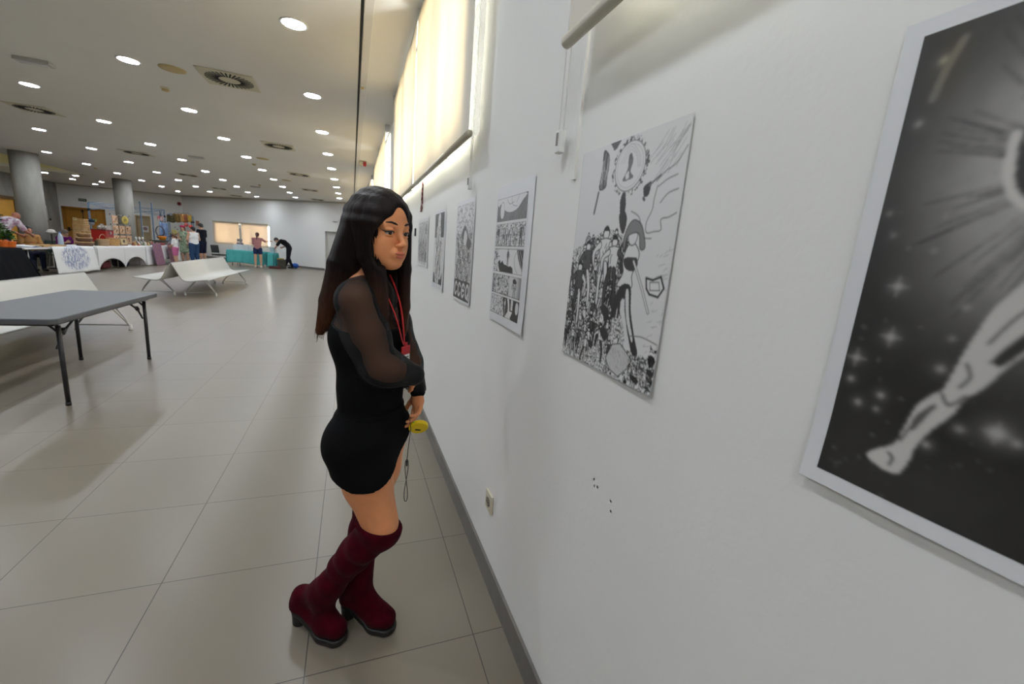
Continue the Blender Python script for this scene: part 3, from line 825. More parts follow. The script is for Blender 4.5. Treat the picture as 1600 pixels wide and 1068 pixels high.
pel = V(.067, 1.505, .80); wai = V(.065, 1.505, .975); che = V(.040, 1.50, 1.16); shc = V(.045, 1.505, 1.30)
rhip = pel+rb*.078+V(0, 0, -.02); lhip = pel-rb*.078+V(0, 0, -.02)
rkn = V(.098, 1.405, .475); rank = V(-.098, 1.490, .175)
lkn = V(.075, 1.545, .47); lank = V(.022, 1.522, .160)
rsh = V(.014, 1.402, 1.296); lsh = V(.112, 1.612, 1.300)
rel = V(.086, 1.375, 1.085); rwr = V(.188, 1.400, 1.050)
lel = V(.195, 1.630, 1.075); lwr = V(.228, 1.520, .955)

def torso(o, g=0., k=.04):
    o.cap(shc+up*.005, che, .072+g, .085+g, k, wide=rb, ws=1.25)
    o.cap(che, wai, .088+g, .083+g, k, wide=rb, ws=1.30)
    o.cap(wai, pel, .083+g, .097+g, k, wide=rb, ws=1.36)
    for sgn in (1, -1):
        o.ell(che+fb*.072+rb*.062*sgn+up*-.012, (.052+g,)*3, k=.03)
    for sgn, h in ((1, rhip), (-1, lhip)):
        o.ell(h-fb*.022+up*.02, (.072+g,)*3, k=.05)
    o.cap(rsh, shc, .048+g, .058+g, .03); o.cap(lsh, shc, .048+g, .058+g, .03)
def arm(o, sh, el, wr, g=0., k=.02, r=(.051, .043, .024)):
    o.cap(sh, sh+(el-sh)*.5, r[0]+g, r[1]+.004+g, k)
    o.cap(sh+(el-sh)*.5, el, r[1]+.004+g, r[1]-.004+g, k)
    m = el+(wr-el)*.3
    o.cap(el, m, r[1]-.005+g, r[1]-.002+g, k); o.cap(m, wr, r[1]-.002+g, r[2]+g, k)
def leg(o, h, kn, an, g=0., k=.03, r=(.088, .060, .036), calf=None):
    o.cap(h, h+(kn-h)*.45, r[0]+g, r[0]-.010+g, k); o.cap(h+(kn-h)*.45, kn, r[0]-.010+g, r[1]+g, k)
    c = kn+(an-kn)*.33+(calf if calf is not None else V(0, 0, 0))
    o.cap(kn, c, r[1]-.010+g, r[1]-.014+g, k*.5); o.cap(c, an, r[1]-.014+g, r[2]+g, k*.5)

def hand(o, wr, palmdir, normal, curl, size=1., k=.006, spread=.16, thumb=1, tcurl=.5):
    """five fingers; palmdir wrist->knuckles, normal = back of the hand, curl in radians per joint"""
    p = unit(palmdir); n = unit(normal-p*np.dot(normal, p)); sd = np.cross(p, n)   # sd towards the little finger for thumb=1
    s = size
    o.cap(wr, wr+p*.045*s, .020*s, .025*s, k+.006, wide=sd, ws=1.25)
    o.cap(wr+p*.045*s, wr+p*.078*s, .0165*s, .0135*s, k+.004, wide=sd, ws=2.2)
    L = (.072, .080, .074, .058); w0 = (-.030, -.010, .010, .029)
    if np.isscalar(curl): curl = [curl]*4
    for i in range(4):
        a = wr+p*(.080-.006*abs(i-1))*s+sd*w0[i]*s*thumb*1.
        d = unit(p+sd*thumb*spread*(i-1.4)/2); seg = [L[i]*.45*s, L[i]*.32*s, L[i]*.24*s]; r = [.0088*s, .0080*s, .0072*s, .0060*s]
        ang = 0
        for j in range(3):
            ang += curl[i]*(.8, 1, .8)[j]
            dd = d*math.cos(ang)-n*math.sin(ang); b = a+dd*seg[j]
            o.cap(a, b, r[j], r[j+1], .003); a = b
    a = wr+p*.028*s-sd*.022*s*thumb; d = unit(p*.75-sd*.75*thumb-n*.25)
    for j, (l_, ra, rb_) in enumerate(((.036, .0125, .0105), (.030, .0100, .0088), (.024, .0088, .0068))):
        b = a+d*l_*s; o.cap(a, b, ra*s, rb_*s, .006); a = b
        d = unit(d+(p*.5-n*.35)*tcurl)

def face(o, hd_, B, s=1.):
    E = lambda c, r, **kw: o.ell(hd_(*[q*s for q in c]), [q*s for q in r], B, **kw)
    C = lambda a, b, ra, rb_, **kw: o.cap(hd_(*[q*s for q in a]), hd_(*[q*s for q in b]), ra*s, rb_*s, **kw)
    E((-.014, 0, .030), (.090, .071, .080), k=.02)
    E((.022, 0, -.025), (.060, .060, .088), k=.03)
    E((.030, 0, -.052), (.050, .051, .058), k=.02)
    for g in (1, -1):
        C((-.004, .050*g, -.052), (.058, .016*g, -.093), .016, .014, k=.03)
        E((.052, .033*g, -.030), (.027, .025, .026), k=.02)
        E((.046, .034*g, -.060), (.028, .022, .030), k=.02)
    E((.067, 0, -.0925), (.019, .022, .016), k=.02)
    E((.066, 0, .045), (.020, .045, .040), k=.03)
    for g in (1, -1):
        C((.082, .012*g, .016), (.070, .044*g, .018), .007, .006, k=.014)
        E((.094, .032*g, -.001), (.016, .019, .012), k=.012, op='s')
    C((.084, 0, .006), (.103, 0, -.030), .0075, .0085, k=.012)
    E((.108, 0, -.034), (.0095, .0095, .0085), k=.006)
    for g in (1, -1):
        E((.097, .0105*g, -.038), (.0095, .0070, .0068), k=.005)
        E((.1005, .0062*g, -.0455), (.0042, .0028, .0028), k=.002, op='s')
    E((.084, 0, -.0645), (.013, .026, .018), k=.012)
    E((.0945, 0, -.0620), (.0075, .0185, .0045), k=.0035)
    E((.0925, 0, -.0715), (.0080, .0160, .0060), k=.0035)
    C((.1015, -.017, -.0666), (.1015, .017, -.0666), .0012, .0012, k=.0015, op='s')
    for g in (1, -1):    # lids
        E((.0725, .0315*g, .0068), (.0148, .0168, .0085), k=.003)
        E((.0720, .0315*g, -.0105), (.0140, .0158, .0048), k=.003)
        E((-.004, .070*g, -.006), (.016, .006, .030), k=.006)

xs = np.arange(-.22, .34, .0034); ys = np.arange(1.27, 1.76, .0034)
zs = np.concatenate([np.arange(.05, .76, .007), np.arange(.76, 1.0, .0035), np.arange(1.0, 1.385, .006), np.arange(1.385, 1.64, .0021)])
o = Org(None, None, None, xs, ys, zs)
torso(o)
leg(o, rhip, rkn+V(0, 0, .02), rank, calf=fb*-.012, r=(.090, .063, .030)); leg(o, lhip, lkn, lank, r=(.088, .056, .030), calf=fb*-.01)
o.cap(rank, rank+V(.02, -.015, -.07), .026, .02); o.cap(lank, lank+V(.02, -.015, -.07), .026, .02)
arm(o, rsh, rel, rwr); arm(o, lsh, lel, lwr)
hand(o, rwr, V(.30, .85, -.18), V(.9, -.35, .1), [.75, .85, .9, .95], size=.92, thumb=-1)
hand(o, lwr, V(.02, -.26, -.97), V(.92, .3, 0), [.30, .42, .55, .65], size=.95, thumb=1)
nb = shc+up*.045
o.cap(nb-up*.03, hd(-.022, 0, -.085), .046, .044, .03)
o.cap(nb+rb*.05, nb+up*.03, .034, .04, .03); o.cap(nb-rb*.05, nb+up*.03, .034, .04, .03)
face(o, hd, HB)
body = o.build('body', M_skin, G, relax=1)

# eyes, lips, brows, lashes
M_eyew = mat('eye_white', (.62, .58, .54), rough=.15); M_iris = mat('iris_brown', (.035, .015, .008), rough=.1)
M_lip = mat('lip_rose', (.60, .15, .095), rough=.35); M_hairline = mat('brow_dark', (.02, .012, .01), rough=.8)
def hm(mb_fn): return mb_fn
for g in (1, -1):
    e = MB().ball(tuple(hd(.0725, .0315*g, -.0020)), .0122, 20).build('eye', M_eyew, G, smooth=True)
    ed = unit(fh*.93+lh*(-.25)+uh*-.12)
    ic = hd(.0725, .0315*g, -.0020)+ed*.0088
    MB().ball(tuple(ic), .0062, 16).build('iris', M_iris, e, smooth=True)
    pts = [tuple(hd(*q)) for q in ((.0890, .013*g, .0225), (.0890, .022*g, .0260), (.0850, .033*g, .0290), (.0765, .044*g, .0275), (.0655, .0535*g, .0215))]
    MB().tube(pts, [.0026, .0040, .0038, .0028, .0008], 8, flat=.8).build('eyebrow', M_hairline, G, smooth=True)
    pts = [tuple(hd(*q)) for q in ((.0835, .0185*g, -.0030), (.0870, .0240*g, .0012), (.0880, .0315*g, .0030), (.0850, .0400*g, .0015), (.0785, .0465*g, -.0005), (.0725, .0530*g, .0028), (.0650, .0590*g, .0065))]
    MB().tube(pts, [.0008, .0016, .0021, .0022, .0022, .0015, .0004], 6).build('eyeliner', M_black, G, smooth=True)
o = Org(hd(.10, 0, -.07)-.04, hd(.10, 0, -.07)+.04, .0016)
o.ell(hd(.0950, .0065, -.0620), (.0078, .0130, .0048), HB, k=.003); o.ell(hd(.0950, -.0065, -.0620), (.0078, .0130, .0048), HB, k=.003)
o.ell(hd(.0932, 0, -.0717), (.0083, .0165, .0062), HB, k=.001)
o.cap(hd(.1035, -.019, -.0669), hd(.1035, .019, -.0669), .0011, .0011, k=.001, op='s')
o.build('lips', M_lip, G)

# clothes
def inside(fn): return fn
o = Org((-.16, 1.30, .50), (.30, 1.74, 1.30), .005)
torso(o, .007)
leg(o, rhip, rkn, rank, .012, r=(.092, .066, .036), k=.06); leg(o, lhip, lkn, lank, .010, k=.06)
o.cap(rhip+(rkn-rhip)*.30, lhip+(lkn-lhip)*.30, .083, .083, .05)
o.cap(rhip+(rkn-rhip)*.48, lhip+(lkn-lhip)*.42, .072, .072, .05)
def cut(x, y, z):
    hem = .668 + 5.5*np.clip(x-.055, 0, 1)**2 + .35*np.clip(-.0-x, 0, 1) + .05*np.clip(y-1.5, 0, 1)
    top = 1.205+.25*np.clip(-(x*fb[0]+(y-1.5)*fb[1])-.0, -.05, .05)
    return np.maximum(hem-z, z-top)
o.keep(cut)
o.keep(lambda x, y, z: -np.ones_like(x*y*z))
dress = o.build('dress', M_cloth, G)
# waist seam ruching: a belt-like fold
o = Org((-.16, 1.30, .85), (.30, 1.74, .95), .005)
torso(o, .013); o.keep(lambda x, y, z: np.abs(z-.895-.05*(x-.05))-.012)
o.build('waistband', M_cloth, G)
# sheer upper blouse with sleeves
o = Org((-.16, 1.27, .95), (.30, 1.76, 1.42), .005)
torso(o, .006)
o.cap(nb-up*.02, hd(-.022, 0, -.085), .052, .050, .03)
arm(o, rsh+V(0, 0, -.004), rel, rwr+(rwr-rel)*.08, .013, k=.03, r=(.052, .044, .025)); arm(o, lsh, lel, lwr, .010)
sl_top = lambda x, y, z: np.maximum(z-1.375, 1.15-z+0*x)
armmask = lambda x, y, z: z*0+x*0+y*0
F0 = o.F.copy()
o.keep(lambda x, y, z: z-1.372+0*x+0*y)
# hollow: keep only the outside skin of torso above the dress, and the sleeves
ob = Org((-.16, 1.27, .95), (.30, 1.76, 1.42), .005); torso(ob, .0)
low = (o.Z < 1.17)[None, None, :]
arms = Org((-.16, 1.27, .95), (.30, 1.76, 1.42), .005)
arm(arms, rsh+V(0, 0, -.004), rel, rwr+(rwr-rel)*.08, .013, k=.03, r=(.052, .044, .025)); arm(arms, lsh, lel, lwr, .010)
o.F = np.where(low & (arms.F > .02), np.float32(.05), o.F)
blouse = o.build('sheer_blouse', M_sheer, G)
# cuff
for wr_, el_ in ((rwr, rel), (lwr, lel)):
    d = unit(wr_-el_); o = Org(wr_-.06, wr_+.06, .003)
    o.cap(wr_-d*.020, wr_+d*.008, .0345 if wr_ is rwr else .029, .031 if wr_ is rwr else .028, k=.002)
    o.build('cuff', M_cloth, G)

# boots
def boot(side, kn, an, hip, heel, toe, top_fn, calf):
    th = unit(np.array(hip)-kn)
    toe = np.array(toe, float); heel = np.array(heel, float)
    d = unit((toe-heel)*V(1, 1, 0)); sdv = V(-d[1], d[0], 0)
    lo = np.minimum.reduce([kn, an, heel, toe])-.13; hi = np.maximum.reduce([kn, an, heel, toe])+.13; lo[2] = 0; hi[2] = .62
    o = Org(lo, hi, .0045)
    o.cap(kn+th*.10, kn, .083 if side == 'r' else .074, .073 if side == 'r' else .067, .02)
    c = kn+(an-kn)*.36+calf
    o.cap(kn, c, .071 if side == 'r' else .066, .058, .02); o.cap(c, an+(kn-an)*.12, .058, .046, .02)
    rg = np.random.default_rng(5 if side == 'r' else 9)
    for q in (.22, .45, .58, .78, .93):          # soft folds in the suede
        pt = kn+(an-kn)*q+calf*.5; r_ = .073-.024*q
        o.cap(pt-sdv*.01+rg.normal(0, .005, 3), pt+sdv*.01+rg.normal(0, .005, 3), r_-.008, r_-.009, .012)
    hb = heel+V(0, 0, .085)
    o.cap(an+(kn-an)*.12, hb+d*.035+V(0, 0, .02), .046, .037, .03)
    o.cap(hb+d*.022, hb+d*.035+V(0, 0, .045), .030, .036, .02)
    bl = heel+d*.155; bl[2] = .052
    tt = toe-d*.038; tt[2] = .052
    o.cap(hb+d*.04, bl, .036, .038, .03, wide=sdv, ws=1.05)
    o.cap(an, bl+V(0, 0, .012), .040, .034, .04)
    o.cap(bl, tt, .035, .036, .02, wide=sdv, ws=1.12)
    sl_h = lambda x, y, z: .082-(np.clip(((x-heel[0])*d[0]+(y-heel[1])*d[1]-.055)/.085, 0, 1))*.058
    o.keep(lambda x, y, z: np.maximum(top_fn(x, y, z), sl_h(x, y, z)-z))
    b = o.build('boot', M_boot, G)
    s2 = Org(lo, hi, .004)
    s2.cap(hb+d*.03+V(0, 0, -.02), bl+V(0, 0, -.035), .034, .040, .03, wide=sdv, ws=1.05)
    s2.cap(bl+V(0, 0, -.035), tt+V(0, 0, -.035), .040, .039, .02, wide=sdv, ws=1.12)
    s2.keep(lambda x, y, z: np.maximum.reduce([z-sl_h(x, y, z)-.004, sl_h(x, y, z)-.026-z, -z+0*x+0*y]))
    s2.build('sole', M_sole, b)
    pr_ = []
    hm_ = MB(); n = 14
    for z, w_, off in ((0.0, .026, .030), (.03, .025, .028), (.07, .030, .030), (.084, .033, .033)):
        pr_.append([(heel[0]+d[0]*(off-.008+w_*math.cos(a)*1.02)+sdv[0]*w_*math.sin(a), heel[1]+d[1]*(off-.008+w_*math.cos(a)*1.02)+sdv[1]*w_*math.sin(a), z) for a in [2*PI*j/n for j in range(n)]])
    vs = [v for g in pr_ for v in g]; fs = [(i*n+j, i*n+(j+1) % n, (i+1)*n+(j+1) % n, (i+1)*n+j) for i in range(3) for j in range(n)] + [tuple(range(n))[::-1], tuple(range(3*n, 4*n))]
    hm_.add(vs, fs).build('heel', M_sole, b, smooth=False, bevel=.003)
boot('r', rkn, rank, rhip, (-.205, 1.580, 0), (-.022, 1.420, 0), lambda x, y, z: z-(.505-.20*np.clip(x-.03, -.2, .2)), fb*-.014)
boot('l', lkn, lank, lhip, (-.028, 1.558, 0), (.158, 1.418, 0), lambda x, y, z: z-(.530-.15*np.clip(x-.02, -.2, .2)), fb*-.010)

# hair: locks falling from a centre parting
M_hair = bpy.data.materials.new('dark_hair'); M_hair.use_nodes = True
def hair_nodes(m, c1, c2, zlo, zhi):
    N = m.node_tree.nodes; L = m.node_tree.links; b = N['Principled BSDF']
    tc = N.new('ShaderNodeTexCoord'); mp = N.new('ShaderNodeMapping'); mp.inputs['Scale'].default_value = (90, 90, 5)
    L.new(tc.outputs['Object'], mp.inputs[0]); n = N.new('ShaderNodeTexNoise'); n.inputs['Scale'].default_value = 1.6; n.inputs['Detail'].default_value = 3
    L.new(mp.outputs[0], n.inputs['Vector'])
    bp = N.new('ShaderNodeBump'); bp.inputs['Strength'].default_value = .6; bp.inputs['Distance'].default_value = .004
    L.new(n.outputs['Fac'], bp.inputs['Height']); L.new(bp.outputs[0], b.inputs['Normal'])
    sx = N.new('ShaderNodeSeparateXYZ'); L.new(tc.outputs['Object'], sx.inputs[0])
    mr = N.new('ShaderNodeMapRange'); mr.inputs[1].default_value = zhi; mr.inputs[2].default_value = zlo
    L.new(sx.outputs['Z'], mr.inputs[0])
    ad = N.new('ShaderNodeMath'); ad.operation = 'MULTIPLY_ADD'; ad.inputs[1].default_value = .5; ad.inputs[2].default_value = -.25
    L.new(n.outputs['Fac'], ad.inputs[0]); a2 = N.new('ShaderNodeMath'); a2.operation = 'ADD'; a2.use_clamp = True
    L.new(ad.outputs[0], a2.inputs[0]); L.new(mr.outputs[0], a2.inputs[1])
    mx = N.new('ShaderNodeMix'); mx.data_type = 'RGBA'; mx.inputs[6].default_value = (*c1, 1); mx.inputs[7].default_value = (*c2, 1)
    L.new(a2.outputs[0], mx.inputs[0]); L.new(mx.outputs[2], b.inputs['Base Color'])
    b.inputs['Roughness'].default_value = .5; b.inputs['Specular IOR Level'].default_value = .2; b.inputs['Anisotropic'].default_value = .5
hair_nodes(M_hair, (.0065, .0038, .0036), (.080, .025, .009), 1.12, 1.40)
rg = np.random.default_rng(4)
o = Org((-.16, 1.28, 1.08), (.25, 1.62, 1.66), .0034)
tubes = []
hc = V(-.012, 0, .026)
# tight cap over the skull, open at the face
o.ell(hd(-.012, 0, .036), (.100, .080, .088), HB, k=.01)
o.ell(hd(.030, 0, .055), (.062, .066, .055), HB, k=.02)
o.ell(hd(-.045, 0, .000), (.070, .074, .085), HB, k=.02)
def skull(th, ph):
    # th: angle from the face round the head, ph: 0 top .. 90 ear level
    x = math.cos(th)*math.sin(ph); y = math.sin(th)*math.sin(ph); z = math.cos(ph)
    return V(-.014+.097*x, .080*y, .030+.088*z)
for side in (1, -1):
    for th_deg in np.linspace(46, 176, 27):
        th = math.radians(th_deg+rg.normal(0, 2))
        pts = []
        px0 = .055-.13*(th_deg-46)/130          # start on the parting line
        for q in np.linspace(0, 1, 6):
            ph = math.radians(8+q*88)
            s_ = skull(th, ph); par = V(px0, 0, .030+.089*math.sqrt(max(0, 1-((px0+.014)/.1)**2)))
            w_ = (1-q)**1.6
            pt = par*w_+s_*(1-w_)
            pts.append(hd(pt[0], side*abs(pt[1])+side*.002, pt[2]))
        e = pts[-1]
        # fall
        front = th_deg < 75
        if side == -1:      # her right, towards the camera
            if front: end = e+V(.0, .0, 0)+rb*.020-fh*.012; end = V(.088+.030*rg.random(), 1.392, 1.235-.04*rg.random())
            else:
                q = (th_deg-75)/101
                end = V(.112-.05*q, 1.402, 1.215+.05*rg.random()) if q < .20 else V(-.062-.045*q, 1.470+.032*q, 1.185+.03*rg.random()-.03*q)
        else:
            if front: end = V(.176-.014*rg.random(), 1.455+.05*(th_deg-38)/37, 1.20-.04*rg.random())
            else:
                q = (th_deg-75)/101
                end = V(.145-.20*q, 1.60-.10*q, 1.17+.04*rg.random())
        m1 = e*.62+end*.38+V(0, 0, .0); m2 = e*.28+end*.72
        if side == -1 and not front: m1 = m1+V(-.012, .0, 0); m2 = m2+V(-.008, 0, 0)
        pts += [m1, m2, end]
        jit = rg.normal(0, .0010, (len(pts), 3)); jit[0] = 0
        pts = [p_+j_ for p_, j_ in zip(pts, jit)]
        o.chain(pts, [.007, .011, .013, .014, .015, .016, .016, .014, .004], k=.011)
        for _ in range(5):
            dj = rg.normal(0, .008, 3); dj[2] *= .2
            e2 = pts[-1]+dj*1.3+V(0, 0, -.03*rg.random())
            tubes.append([tuple(p_+dj*(.4+.12*i)) for i, p_ in enumerate(pts[4:-1])]+[tuple(e2)])
o.cap(hd(-.035, -.050, -.03), (-.030, 1.470, 1.34), .036, .030, .02); o.cap((-.030, 1.470, 1.34), (-.060, 1.485, 1.22), .030, .018, .02)
o.cap(hd(-.045, -.030, -.02), (-.035, 1.49, 1.27), .040, .026, .02)
# carve the face open
o.ell(hd(.100, -.010, -.030), (.066, .066, .082), HB, k=.006, op='s')
o.ell(hd(.105, -.002, -.020), (.055, .036, .104), HB, k=.012, op='s')
o.ell(hd(.085, -.045, -.045), (.050, .040, .070), HB, k=.01, op='s')
hair = o.build('hair', M_hair, G, relax=1)
st = MB()
for tb in tubes: st.tube(tb, [.0016]*(len(tb)-1)+[.0003], 4)
sto = st.build('hair_strands', M_hair, hair, smooth=True); sto['kind'] = 'stuff'

# lanyard with badge holder
M_red = mat('lanyard_red', (.50, .012, .018), rough=.55)
lan = empty('lanyard', (.16, 1.43, 1.1), 'red neck lanyard with a red badge holder hanging on the woman\'s chest', 'lanyard')
lb = V(.168, 1.436, 1.142)
def strap(mb, pts, w=.006, t=.0011):
    pts = [V(*p_) for p_ in pts]; fine = []
    for i in range(len(pts)-1):
        p0 = pts[max(i-1, 0)]; p1 = pts[i]; p2 = pts[i+1]; p3 = pts[min(i+2, len(pts)-1)]
        for q in np.linspace(0, 1, 6, endpoint=False):
            fine.append(.5*((2*p1)+(-p0+p2)*q+(2*p0-5*p1+4*p2-p3)*q*q+(-p0+3*p1-3*p2+p3)*q**3))
    fine.append(pts[-1]); mb.tube([tuple(p_) for p_ in fine], w, 8, flat=.35)
q = MB()
strap(q, [(.070, 1.432, 1.372), (.093, 1.418, 1.335), (.118, 1.397, 1.285), (.140, 1.390, 1.225), (.156, 1.402, 1.165), tuple(lb)], .0042)
strap(q, [(.118, 1.47, 1.375), (.135, 1.452, 1.335), (.150, 1.436, 1.285), (.160, 1.432, 1.225), (.166, 1.435, 1.165), tuple(lb)], .0042)
q.build('strap', M_red, lan, smooth=True)
BR = Matrix.Translation(Vector(lb)+Vector((.004, -.004, -.030))) @ Matrix.Rotation(math.radians(-42), 4, 'Z')
h_ = MB().box((0, 0, .014), (.006, .046, .030), BR).box((0, 0, .034), (.005, .016, .016), BR).build('badge_holder', M_red, lan, bevel=.003)
cdm = MB().box((0, 0, -.033), (.003, .044, .064), BR).build('badge_card', M_paper, lan, bevel=.001)
tl = MB()
for i in range(6): tl.box((.0018, (-.001, .003, -.003)[i % 3], -.010-.008*i), (.0006, .030-.006*(i % 2), .0028), BR)
for i in range(6): tl.box((-.0018, (-.001, .003, -.003)[i % 3], -.010-.008*i), (.0006, .030-.006*(i % 2), .0028), BR)
tl.build('print', M_black, cdm)
# wrist strap with its figure-of-eight loop
lp = []
for k in range(48):
    a = 2*PI*k/48
    zz = .625+.085*math.cos(a)*1.0; xx = .1895+.0062*math.sin(2*a)
    lp.append((xx, 1.452+.002*math.sin(a), zz-.0))
mb = MB().tube(lp, .0014, 6, closed=True)
ls = empty('wrist_strap', (.19, 1.45, .70), 'thin black cord loop hanging down in front of the woman\'s thigh', 'strap')
mb.build('cord_loop', M_black, ls, smooth=True)
MB().tube([(.196, 1.462, .865), (.203, 1.468, .82), (.196, 1.460, .77), (.190, 1.452, .71)], .0013, 6).build('cord', M_black, ls, smooth=True)
MB().box((.1895, 1.452, .695), (.006, .006, .022)).build('slider', M_black, ls, bevel=.001)
# yellow disc held in the left hand
dc = V(.232, 1.482, .822)
yd = empty('yellow_disc', tuple(dc), 'small round yellow plastic disc with a dark slot held in the woman\'s lower hand', 'disc')
YR = Matrix.Translation(Vector(dc)) @ Matrix.Rotation(math.radians(28), 4, 'Z') @ Matrix.Rotation(math.radians(-52), 4, 'X') @ Matrix.Rotation(math.radians(24), 4, 'Y')
M_yel = mat('yellow_plastic', (.95, .68, .010), rough=.35)
MB().lathe([(0, -.008), (.033, -.008), (.036, -.005), (.036, .005), (.033, .008), (0, .008)], n=32, M=YR).build('disc', M_yel, yd, smooth=False, bevel=.001)
MB().box((.0, .008, -.0085), (.020, .006, .003), YR).box((.0, .008, .0085), (.020, .006, .003), YR).build('slot', M_black, yd)
MB().box((-.024, -.018, .0), (.012, .014, .008), YR).build('green_tab', mat('lime_green', (.25, .55, .04), rough=.4), yd, bevel=.002)
# ------------------------------------------------------------------ people in the background
def person(label, base, yaw, H=1.7, pose=None, skin=None, top=None, sleeve=.5, bottom=None, bottom_len=1.0, skirt=False, shoes=None, hair=None, style='short', res=.011, face_turn=0., neck_pitch=0., girth=1., names=('shirt', 'trousers')):
    s = H/1.70; c_, s_ = math.cos(yaw), math.sin(yaw)
    J = dict(pel=(0, 0, .93), wai=(0, 0, 1.08), che=(.01, 0, 1.25), shc=(0, 0, 1.40), head=(.03, 0, 1.585),
             rh=(0, -.09, .90), lh=(0, .09, .90), rk=(.02, -.10, .49), lk=(.02, .10, .49), ra=(-.02, -.10, .08), la=(-.02, .10, .08),
             rs=(0, -.175, 1.39), ls=(0, .175, 1.39), re=(-.02, -.22, 1.12), le=(-.02, .22, 1.12), rw=(.06, -.22, .88), lw=(.06, .22, .88))
    if pose: J.update(pose)
    def T(p): p = V(*p)*s; return V(base[0]+p[0]*c_-p[1]*s_, base[1]+p[0]*s_+p[1]*c_, (base[2] if len(base) > 2 else 0)+p[2])
    K = {k: T(v) for k, v in J.items()}
    def D(v): return V(v[0]*c_-v[1]*s_, v[0]*s_+v[1]*c_, v[2])
    lat = unit(K['ls']-K['rs']); root = empty('person', (base[0], base[1], 0), label, 'person')
    allp = np.array(list(K.values())); lo = allp.min(0)-.24*s; hi = allp.max(0)+.24*s; lo[2] = max(lo[2], 0)
    g = girth
    f = D((math.cos(face_turn), math.sin(face_turn), 0)); spine = unit(K['shc']-K['pel'])
    upv = unit(unit(K['head']-K['shc'])*.5+V(0, 0, .6)+f*neck_pitch); f = unit(f-upv*np.dot(f, upv)); l_ = np.cross(upv, f); HBk = [f, l_, upv]
    hc_ = K['head']
    def tor(o, a):
        o.cap(K['shc'], K['che'], .085*s+a, .100*s*g+a, .04*s, wide=lat, ws=1.45); o.cap(K['che'], K['wai'], .100*s*g+a, .090*s*g+a, .04*s, wide=lat, ws=1.35)
        o.cap(K['wai'], K['pel'], .090*s*g+a, .105*s*g+a, .04*s, wide=lat, ws=1.42)
        o.cap(K['rs'], K['shc'], .055*s+a, .06*s+a, .03*s); o.cap(K['ls'], K['shc'], .055*s+a, .06*s+a, .03*s)
    def arms(o, a, t=1.):
        for p in 'rl':
            S, E_, W_ = K[p+'s'], K[p+'e'], K[p+'w']
            if t <= .5: o.cap(S, S+(E_-S)*t*2*.8, .052*s*g+a, .045*s*g+a*1.5, .02*s)
            else:
                o.cap(S, E_, .052*s*g+a, .040*s*g+a, .02*s); o.cap(E_, E_+(W_-E_)*min(1, (t-.5)*2), .040*s*g+a, .028*s+a, .015*s)
    def legs(o, a, t=1.):
        for p in 'rl':
            h, k_, an = K[p+'h'], K[p+'k'], K[p+'a']; q = min(1, t*2)
            o.cap(h, h+(k_-h)*q, .092*s*g+a, (.092-.032*q)*s*g+a*1.3, .03*s)
            if t > .5:
                q = (t-.5)*2; c2 = k_+(an-k_)*.3
                o.cap(k_, c2, .060*s*g+a, .058*s*g+a, .02*s); o.cap(c2, k_+(an-k_)*q, .058*s*g+a, .040*s+a, .02*s)
    sk = skin or M_skin
    o = Org(lo, hi, res*s)
    tor(o, 0); arms(o, 0); legs(o, 0)
    o.cap(K['shc']+upv*.03*s, hc_-upv*.08*s-f*.02*s, .055*s, .052*s, .03*s)
    face(o, lambda x, y, z: hc_+f*x*s+l_*y*s+upv*z*s, HBk, s) if False else None
    o.ell(hc_+upv*.03*s-f*.01*s, (.090*s, .074*s, .082*s), HBk, k=.02); o.ell(hc_+f*.025*s-upv*.035*s, (.062*s, .058*s, .078*s), HBk, k=.03)
    o.cap(hc_+f*.085*s, hc_+f*.106*s-upv*.032*s, .010*s, .012*s, .012); o.ell(hc_+f*.07*s-upv*.095*s, (.02*s, .025*s, .018*s), HBk, k=.02)
    for q in (1, -1): o.ell(hc_+l_*.076*s*q-upv*.005*s, (.014*s, .008*s, .028*s), HBk, k=.006)
    for p, q in (('r', 1), ('l', -1)):
        d = unit(K[p+'w']-K[p+'e']); n_ = lat*q*-1 if abs(np.dot(lat, d)) < .8 else V(0, 0, 1)
        hand(o, K[p+'w'], d, n_ if p == 'r' else n_, .45, size=s*1.05, thumb=1 if p == 'r' else -1)
        an = K[p+'a']; o.cap(an, an+V(0, 0, -.03)*s, .035*s, .035*s, .02); o.cap(V(an[0], an[1], an[2]-.045*s), V(an[0], an[1], an[2]-.050*s)+D((.15, 0, 0))*s, .035*s, .030*s, .03)
    o.build('body', sk, root)
    for q in (1, -1): MB().ball(tuple(hc_+f*.084*s+l_*.031*s*q+upv*.002*s), .010*s, 8).build('eye', M_black, root, smooth=True)
    MB().tube([tuple(hc_+f*.094*s+l_*.022*s-upv*.068*s), tuple(hc_+f*.100*s-upv*.067*s), tuple(hc_+f*.094*s-l_*.022*s-upv*.068*s)], .005*s, 6).build('mouth', M_lip, root)
    if bottom:
        o = Org(lo, hi, res*s)
        o.cap(K['wai']*.55+K['pel']*.45, K['pel'], .097*s*g+.012, .108*s*g+.012, .04*s, wide=lat, ws=1.42)
        legs(o, .014*s if bottom_len < .9 else .012*s, bottom_len)
        if skirt:
            m1 = (K['rh']+K['lh'])/2; m2 = (K['rk']+K['lk'])/2; o.cap(m1, m1+(m2-m1)*min(1, bottom_len*2), .115*s*g, .135*s*g, .05, wide=lat, ws=1.25)
        o.build(names[1], bottom, root)
